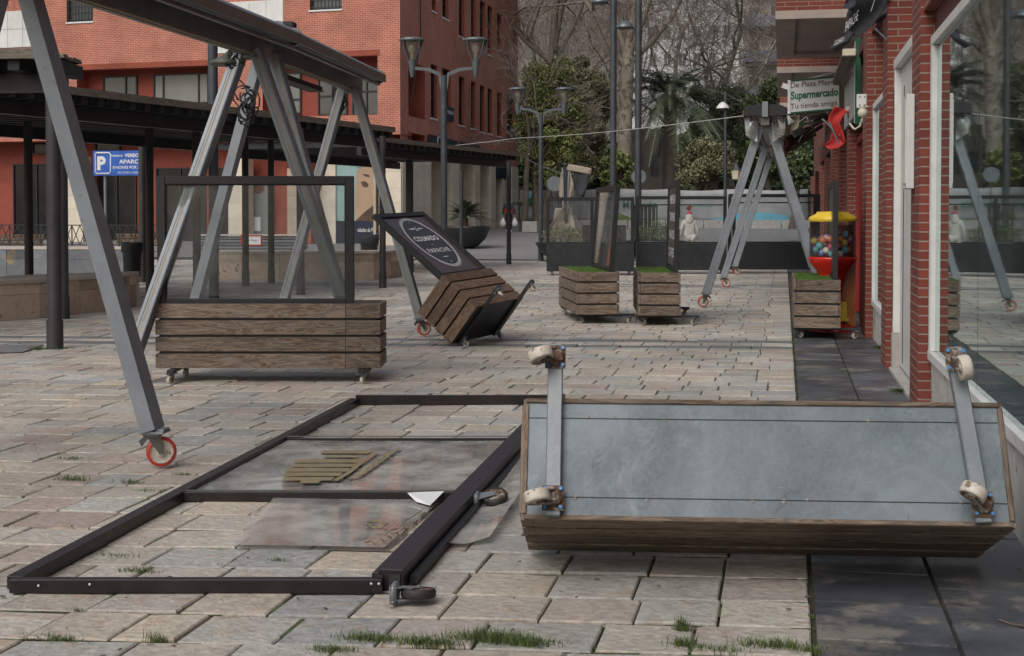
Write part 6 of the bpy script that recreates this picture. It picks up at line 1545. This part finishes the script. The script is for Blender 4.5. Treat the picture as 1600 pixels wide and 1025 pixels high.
# round traffic signs seen from behind
for px,py,lab,Y in ((998,276,'grey back of a round traffic sign behind the right tall lamp pole',58),(866,287,'grey back of a round traffic sign beside the folded beige awning',56)):
    p=onG(px,Y); t=thing('traffic_sign',lab,'sign',p,group=None); z=atY(px,py,Y).z; b=MB(); b.lathe([(.001,-.015),(.32,-.015),(.32,.015),(.001,.015)],(0,0,z-p.z),M3((1,0,0),(0,0,1),(0,-1,0)),n=24,smooth=False); b.build('disc','lamp_grey',t); b=MB(); b.tube([(0,.04,0),(0,.04,z-p.z+.3)],.035); b.build('pole','lamp_post',t)
# yellow lantern
p=atY(1150,269,60); t=thing('hanging_lantern','small yellow lantern hanging before the dark trees','lantern',p); b=MB(); b.lathe([(.05,-.35),(.16,-.3),(.2,.1)],p,n=6,smooth=False); b.build('panes','cream',t,world=True); b=MB(); b.lathe([(.24,.1),(.12,.25),(.02,.4)],p,n=6,smooth=False); b.tube([p+UP*.4,p+Vector((-.3,0,1.2)),p+Vector((-1.5,2,1.6))],.02); b.build('cap','black_metal',t,world=True)
# folded beige awning wreck
Y=44; p=onG(886,Y); t=thing('folded_awning','collapsed awning frame with hanging beige cloth behind the leftmost wind screen','awning',p)
q=lambda x,y,o=0: atY(x,y,Y+o)
for x0,y0,x1,y1 in ((879,262,880,330),(889,262,886,335)):
    b=MB(); b.bar(q(x0,y0),q(x1,y1),.05,.05); b.build('post','alu',t,world=True)
b=MB(); b.bar(q(884,258),q(884,345),.1,.1); b.build('mast','black_metal',t,world=True)
b=MB(); b.bar(q(884,320),q(848,371),.13,.05,side=(0,1,0)); b.build('leg','wood',t,world=True)
b=MB(); b.bar(q(886,318),q(917,371),.09,.05,side=(0,1,0)); b.build('leg','alu_dark',t,world=True)
b=MB(); b.bar(q(886,261),q(924,268),.22,.14,side=UP); b.build('cassette','beige_cloth',t,world=True,bevel=.03)
b=MB(); b.bar(q(884,258),q(920,259),.04,.05,side=UP); b.lathe([(.1,0),(.12,.05),(.05,.1)],q(884,259),n=10); b.build('beam','black_metal',t,world=True)
cloth('hanging_cloth','beige_cloth',[q(876,270),q(872,290),q(873,308)],[q(879,268),q(879,290),q(879,312)],t,fold=.03,seed=41)
cloth('hanging_cloth','beige_cloth',[q(889,266),q(889,290),q(888,312)],[q(891,266),q(897,290),q(896,308)],t,fold=.03,seed=42)
cloth('hanging_cloth','beige_cloth',[q(868,325),q(864,350),q(862,368)],[q(893,325),q(898,350),q(902,370)],t,fold=.06,seed=43)
cloth('hanging_cloth','black_cloth',[q(896,268),q(896,285),q(900,305)],[q(922,266),q(920,285),q(912,308)],t,fold=.05,seed=44)
# ================= PEOPLE =================
def person(label,loc,yaw,Hh,joints,edges,mat,name='person'):
    t=thing(name,label,'person',loc,yaw)
    def skin(nm,ids,ed,m,sub=2,extra=None):
        me=bpy.data.meshes.new(nm); vs=[joints[i][0] for i in ids]; idx={k:i for i,k in enumerate(ids)}
        me.from_pydata([tuple(Vector(v)*Hh) for v in vs],[(idx[a],idx[c]) for a,c in ed],[]); o=bpy.data.objects.new(nm,me); sc.collection.objects.link(o); o.parent=t
        s=o.modifiers.new('skin','SKIN'); s.use_smooth_shade=True
        for i,k in enumerate(ids):
            r=joints[k][1]; r=(r,r) if not isinstance(r,tuple) else r; me.skin_vertices[0].data[i].radius=(r[0]*Hh,r[1]*Hh)
        me.skin_vertices[0].data[0].use_root=True
        o.modifiers.new('sub','SUBSURF').levels=sub; o.modifiers['sub'].render_levels=sub; me.materials.append(MT[m]); return o
    return t,skin
J=dict(pel=((0,0,.52),(.085,.06)),wai=((0,0,.60),(.075,.055)),che=((0,0,.72),(.10,.062)),nk0=((0,.0,.815),(.06,.045)),nk=((0,0,.85),.032),hd=((0,-.012,.90),(.042,.05)),hd2=((0,-.008,.955),(.045,.052)),tp=((0,0,.99),(.028,.034)),
  shL=((.105,0,.80),.040),elL=((.155,.01,.63),.028),wrL=((.165,-.03,.49),.018),shR=((-.105,0,.80),.040),elR=((-.155,.01,.63),.028),wrR=((-.165,-.03,.49),.018),
  hiL=((.052,0,.49),.055),knL=((.058,-.03,.27),.036),anL=((.055,.05,.05),.024),toL=((.06,-.04,.02),.022),hiR=((-.052,0,.49),.055),knR=((-.055,-.01,.27),.036),anR=((-.055,-.02,.05),.024),toR=((-.06,-.10,.02),.022))
ED=[('pel','wai'),('wai','che'),('che','nk0'),('nk0','nk'),('nk','hd'),('hd','hd2'),('hd2','tp'),('che','shL'),('shL','elL'),('elL','wrL'),('che','shR'),('shR','elR'),('elR','wrR'),('pel','hiL'),('hiL','knL'),('knL','anL'),('anL','toL'),('pel','hiR'),('hiR','knR'),('knR','anR'),('anR','toR')]
def dress(label,loc,yaw,Hh,top,legs,body='skin',hood=False,hands=True,scale=1.0):
    t,skin=person(label,loc,yaw,Hh,J,ED,body)
    skin('body',list(J),ED,body)
    for k,v in list(J.items()): pass
    def fat(ids,ed,m,nm,f):
        sv=dict(J)
        for k in ids: 
            r=J[k][1]; r=(r,r) if not isinstance(r,tuple) else r; J[k]=(J[k][0],(r[0]*f,r[1]*f))
        o=skin(nm,ids,ed,m); J.update(sv); return o
    xl_=['hiL','hiR','knL','knR'] if scale>1 else []
    fat(['pel','wai','che','nk0','shL','elL','wrL','shR','elR','wrR']+xl_,([('pel','hiL'),('pel','hiR'),('hiL','knL'),('hiR','knR')] if scale>1 else [])+[('pel','wai'),('wai','che'),('che','nk0'),('che','shL'),('shL','elL'),('elL','wrL'),('che','shR'),('shR','elR'),('elR','wrR')],top,'jacket',1.25*scale)
    fat(['pel','hiL','knL','anL','hiR','knR','anR'],[('pel','hiL'),('hiL','knL'),('knL','anL'),('pel','hiR'),('hiR','knR'),('knR','anR')],legs,'trousers',1.18*scale*(1.0 if scale>1 else 1))
    for s in(-1,1):   # hands: palm, four fingers and thumb
        b=MB(); w=Vector((s*.165,-.03,.47))*Hh; b.tube([w+UP*.03*Hh,w,w-UP*.028*Hh],[.014*Hh,.02*Hh,.018*Hh],n=8)
        for i in range(4): x=(i-1.5)*.009*Hh; b.tube([w+Vector((0,x,-.025*Hh)),w+Vector((-s*.004*Hh,x,-.045*Hh-(.004*Hh if i in(1,2) else 0))),w+Vector((-s*.012*Hh,x,-.058*Hh))],.005*Hh,n=5)
        b.tube([w+Vector((0,-.018*Hh,0)),w+Vector((-s*.006*Hh,-.028*Hh,-.018*Hh)),w+Vector((-s*.01*Hh,-.028*Hh,-.032*Hh))],.0055*Hh,n=5); b.build('hand','skin',t)
        b=MB(); k='L' if s>0 else 'R'; a=Vector(J['an'+k][0])*Hh; e=Vector(J['to'+k][0])*Hh; b.tube([a+Vector((0,.02,-.01)),(a+e)/2+Vector((0,0,.005)),e],[.035*Hh,.034*Hh,.026*Hh],n=10); b.build('shoe','white_cloth' if top!='white_cloth' else 'dark_cloth',t)
    return t
m=onG(795,66); Hm=1.76
t=dress('person in a navy and red jacket walking away with a white bag in each hand',(m.x,m.y,m.z),PSI+math.pi,Hm,'navy_cloth','dark_cloth')
b=MB(); b.lathe([(.042,.90),(.054,.925),(.056,.96),(.045,.99),(.001,1.003)],(0,.006,0),n=16)
for i in range(len(b.v)): b.v[i]=Vector(b.v[i])*Hm
b.build('hair','dark_cloth',t)
b=MB(); b.lathe([(.125,.66),(.128,.60),(.118,.545)],(0,0,0),M3((1,0,0),(0,.72,0),(0,0,1)),n=20)
for i in range(len(b.v)): b.v[i]=Vector(b.v[i])*Hm
b.build('red_jacket_hem','red_cloth',t)
b=MB(); b.lathe([(.085,.825),(.075,.845),(.05,.86)],(0,0,0),M3((1,0,0),(0,.8,0),(0,0,1)),n=16)
for i in range(len(b.v)): b.v[i]=Vector(b.v[i])*Hm
b.build('white_collar','white_cloth',t)
Rz=Matrix.Rotation(PSI+math.pi,3,'Z')
for s,lab in((-1,'white plastic carrier bag in the right hand of the walking person'),(1,'white plastic carrier bag in the left hand of the walking person')):
    w=Vector((s*.165,-.03,.41))*Hm; P=Vector((m.x,m.y,m.z))+Rz@w
    bt=thing('carrier_bag',lab,'bag',P); b=MB(); g=random.Random(s+4); rows=[]
    for rr,z in ((.02,.02),(.05,-.06),(.13,-.15),(.17,-.28),(.14,-.40),(.05,-.44)): rows.append([Vector((rr*(1+g.uniform(-.15,.15))*math.cos(a*.524),rr*.6*(1+g.uniform(-.15,.15))*math.sin(a*.524),z)) for a in range(12)])
    b.grid(rows,closed=True); b.face(rows[-1][::-1]); b.build('sack','bag_white',bt)
m=onG(1077,43); Hm=1.63
t=dress('person in a loose white hooded suit and pink cap behind the wind screen',(m.x,m.y,m.z),PSI+math.pi,Hm,'white_cloth','white_cloth',scale=1.1)
b=MB(); b.lathe([(.045,.935),(.066,.91),(.078,.86),(.088,.80),(.07,.76),(.02,.73)],(0,.03,0),M3((1,0,0),(0,.6,0),(0,0,1)),n=16)
for i in range(len(b.v)): b.v[i]=Vector(b.v[i])*Hm
b.build('hood','white_cloth',t)
b=MB(); b.lathe([(.056,.93),(.056,.955),(.045,.985),(.001,1.003)],n=16)
for i in range(len(b.v)): b.v[i]=Vector(b.v[i])*Hm
b.build('pink_cap','pink',t)
b=MB(); g=random.Random(3)
for i in range(160): a=Vector((g.gauss(0,1),g.gauss(0,1),g.gauss(0,1))).normalized(); c0=Vector((.01,0,1.055))*Hm; b.face([c0+a.orthogonal()*.03,c0-a.orthogonal()*.03,c0+a*.11*g.uniform(.7,1.1)])
b.build('orange_pompom','orange',t)
